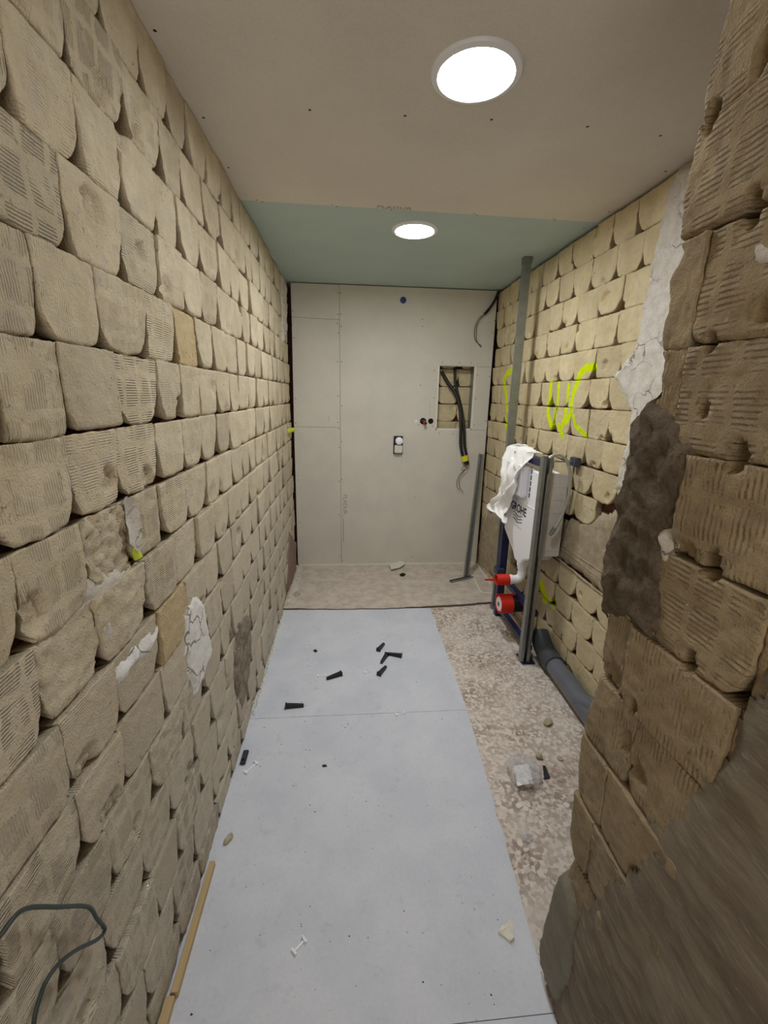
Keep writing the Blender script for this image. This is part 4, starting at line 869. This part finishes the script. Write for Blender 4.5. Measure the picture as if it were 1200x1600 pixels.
def flake(name, px, mat, label, cat, z=ZB, h=.006, curl=.0):
    P = [on(a, b, 2, z) for a, b in px]; c = np.mean(P, 0); m = MB(); n = len(P)
    vs = [(v[0], v[1], z+.0006+curl*abs(sin(i*1.7))) for i, v in enumerate(P)]+[(v[0], v[1], z+h*(.5+.5*abs(sin(i*2.3)))+curl*abs(sin(i*1.7))) for i, v in enumerate(P)]+[(c[0], c[1], z+h*1.5)]
    m.add(vs, [tuple(range(n))[::-1]]+[(i, (i+1) % n, (i+1) % n+n, i+n) for i in range(n)]+[(i+n, (i+1) % n+n, 2*n) for i in range(n)])
    return tag(m.build(name, mat, loc=(c[0], c[1], z)), label, cat)
flake('plaster_chip', [(798, 1436), (801, 1452), (803, 1468), (797, 1473), (785, 1463), (778, 1459), (784, 1450), (793, 1444)], M['chip_white'], 'cream triangular plaster chip near the right edge of the big board', 'chip', h=.012)
flake('paper_scrap', [(607, 880), (622, 877), (630, 873), (632, 886), (624, 890), (611, 894)], M['paper'], 'torn white paper scrap leaning at the foot of the back wall', 'paper', 0., .010, .03)
flake('rubber_bit', [(624, 898), (629, 896), (634, 898), (631, 901), (626, 901)], M['hole'], 'small black bit in front of the paper scrap', 'bit', 0., .008)
flake('black_crumb', [(489, 1017), (493, 1015), (496, 1018), (493, 1020)], M['black'], 'black crumb on the back board, left of the wall plugs', 'crumb', h=.006)
flake('grey_crumb', [(503, 1196), (509, 1195), (511, 1198), (505, 1199)], M['screw'], 'dark crumb in the middle of the big board', 'crumb', h=.004)
flake('flat_stone', [(455, 930), (465, 924), (470, 929), (462, 935)], M['stone'], 'flat brownish stone on the slab beside the left wall', 'stone', 0., .008)
flake('plastic_shard', [(815, 1307), (822, 1303), (832, 1306), (834, 1313), (826, 1318), (817, 1316)], M['film'], 'clear plastic cap on the bare floor below the bag', 'plastic cap', ZF, .010)
flake('white_chip', [(806, 1256), (813, 1254), (817, 1260), (811, 1264), (806, 1261)], M['chip_white'], 'square white marble chip in front of the clear bag', 'chip', ZF, .002)
flake('black_tab', [(848, 1197), (852, 1199), (859, 1217), (850, 1218)], M['black'], 'black plastic tab behind the clear bag', 'plastic tab', ZF, .010)
flake('blue_scrap', [(955, 771), (963, 768), (969, 772), (960, 776)], M['blue_plastic'], 'tmp', 'scrap', ZF, .01) if False else None
# specks of dirt: too small to count
rnd = random.Random(77); sp = MB()
for k in range(150):
    x = rnd.uniform(XL+.05, .50); y = rnd.uniform(.72, 2.9); r = rnd.choice([.0012, .0016, .002, .003]); z = ZB+.0002
    n = 5; a0 = rnd.uniform(0, 6); sp.add([(x+r*rnd.uniform(.6, 1.3)*cos(a0+2*pi*i/n), y+r*rnd.uniform(.6, 1.3)*sin(a0+2*pi*i/n), z) for i in range(n)]+[(x, y, z+r*.7)], [(i, (i+1) % n, n) for i in range(n)])
tag(sp.build('dirt_crumbs', M['screw']), 'dark dirt specks scattered over the light grey boards', 'dirt', kind='stuff')
# clear plastic bag with a white slip inside
def bag():
    import bmesh
    p = on(818, 1212, 2, ZF); t = thing('plastic_bag', (p[0], p[1], ZF), 'crumpled clear plastic bag with a white slip on the bare floor', 'bag')
    bm = bmesh.new(); bmesh.ops.create_icosphere(bm, subdivisions=5, radius=1)
    for v in bm.verts:
        c = v.co.copy(); k = 1+.10*mn.noise(c*2.2)+.09*abs(mn.noise(c*5+Vector((4, 0, 0))))+.05*mn.noise(c*11)
        v.co = Vector((c.x*.066*k, c.y*.078*k, c.z*.026*k*(1+.3*mn.noise(c*3))))
    zm = min(v.co.z for v in bm.verts); me = bpy.data.meshes.new('film'); bm.to_mesh(me); bm.free(); me.materials.append(M['film'])
    me.polygons.foreach_set('use_smooth', [True]*len(me.polygons))
    o = bpy.data.objects.new('film', me); o.location = (p[0], p[1], ZF-zm+.0005); COL.objects.link(o); put(o, t)
    P = [on(a, b, 2, ZF+.03) for a, b in [(803, 1197), (825, 1193), (834, 1224), (808, 1228)]]
    m = MB(); g_ = 6; vs = []
    for i in range(g_+1):
        for j in range(g_+1):
            s, u = i/g_, j/g_; q = (P[0]*(1-s)+P[1]*s)*(1-u)+(P[3]*(1-s)+P[2]*s)*u; vs.append((q[0], q[1], ZF+.030+.003*fbm(s*5, u*5, 1, 3)))
    m.add(vs, [(i*(g_+1)+j, i*(g_+1)+j+1, (i+1)*(g_+1)+j+1, (i+1)*(g_+1)+j) for i in range(g_) for j in range(g_)]); m.build('paper_slip', M['white_plastic'], t)
bag()
bpy.context.view_layer.update()
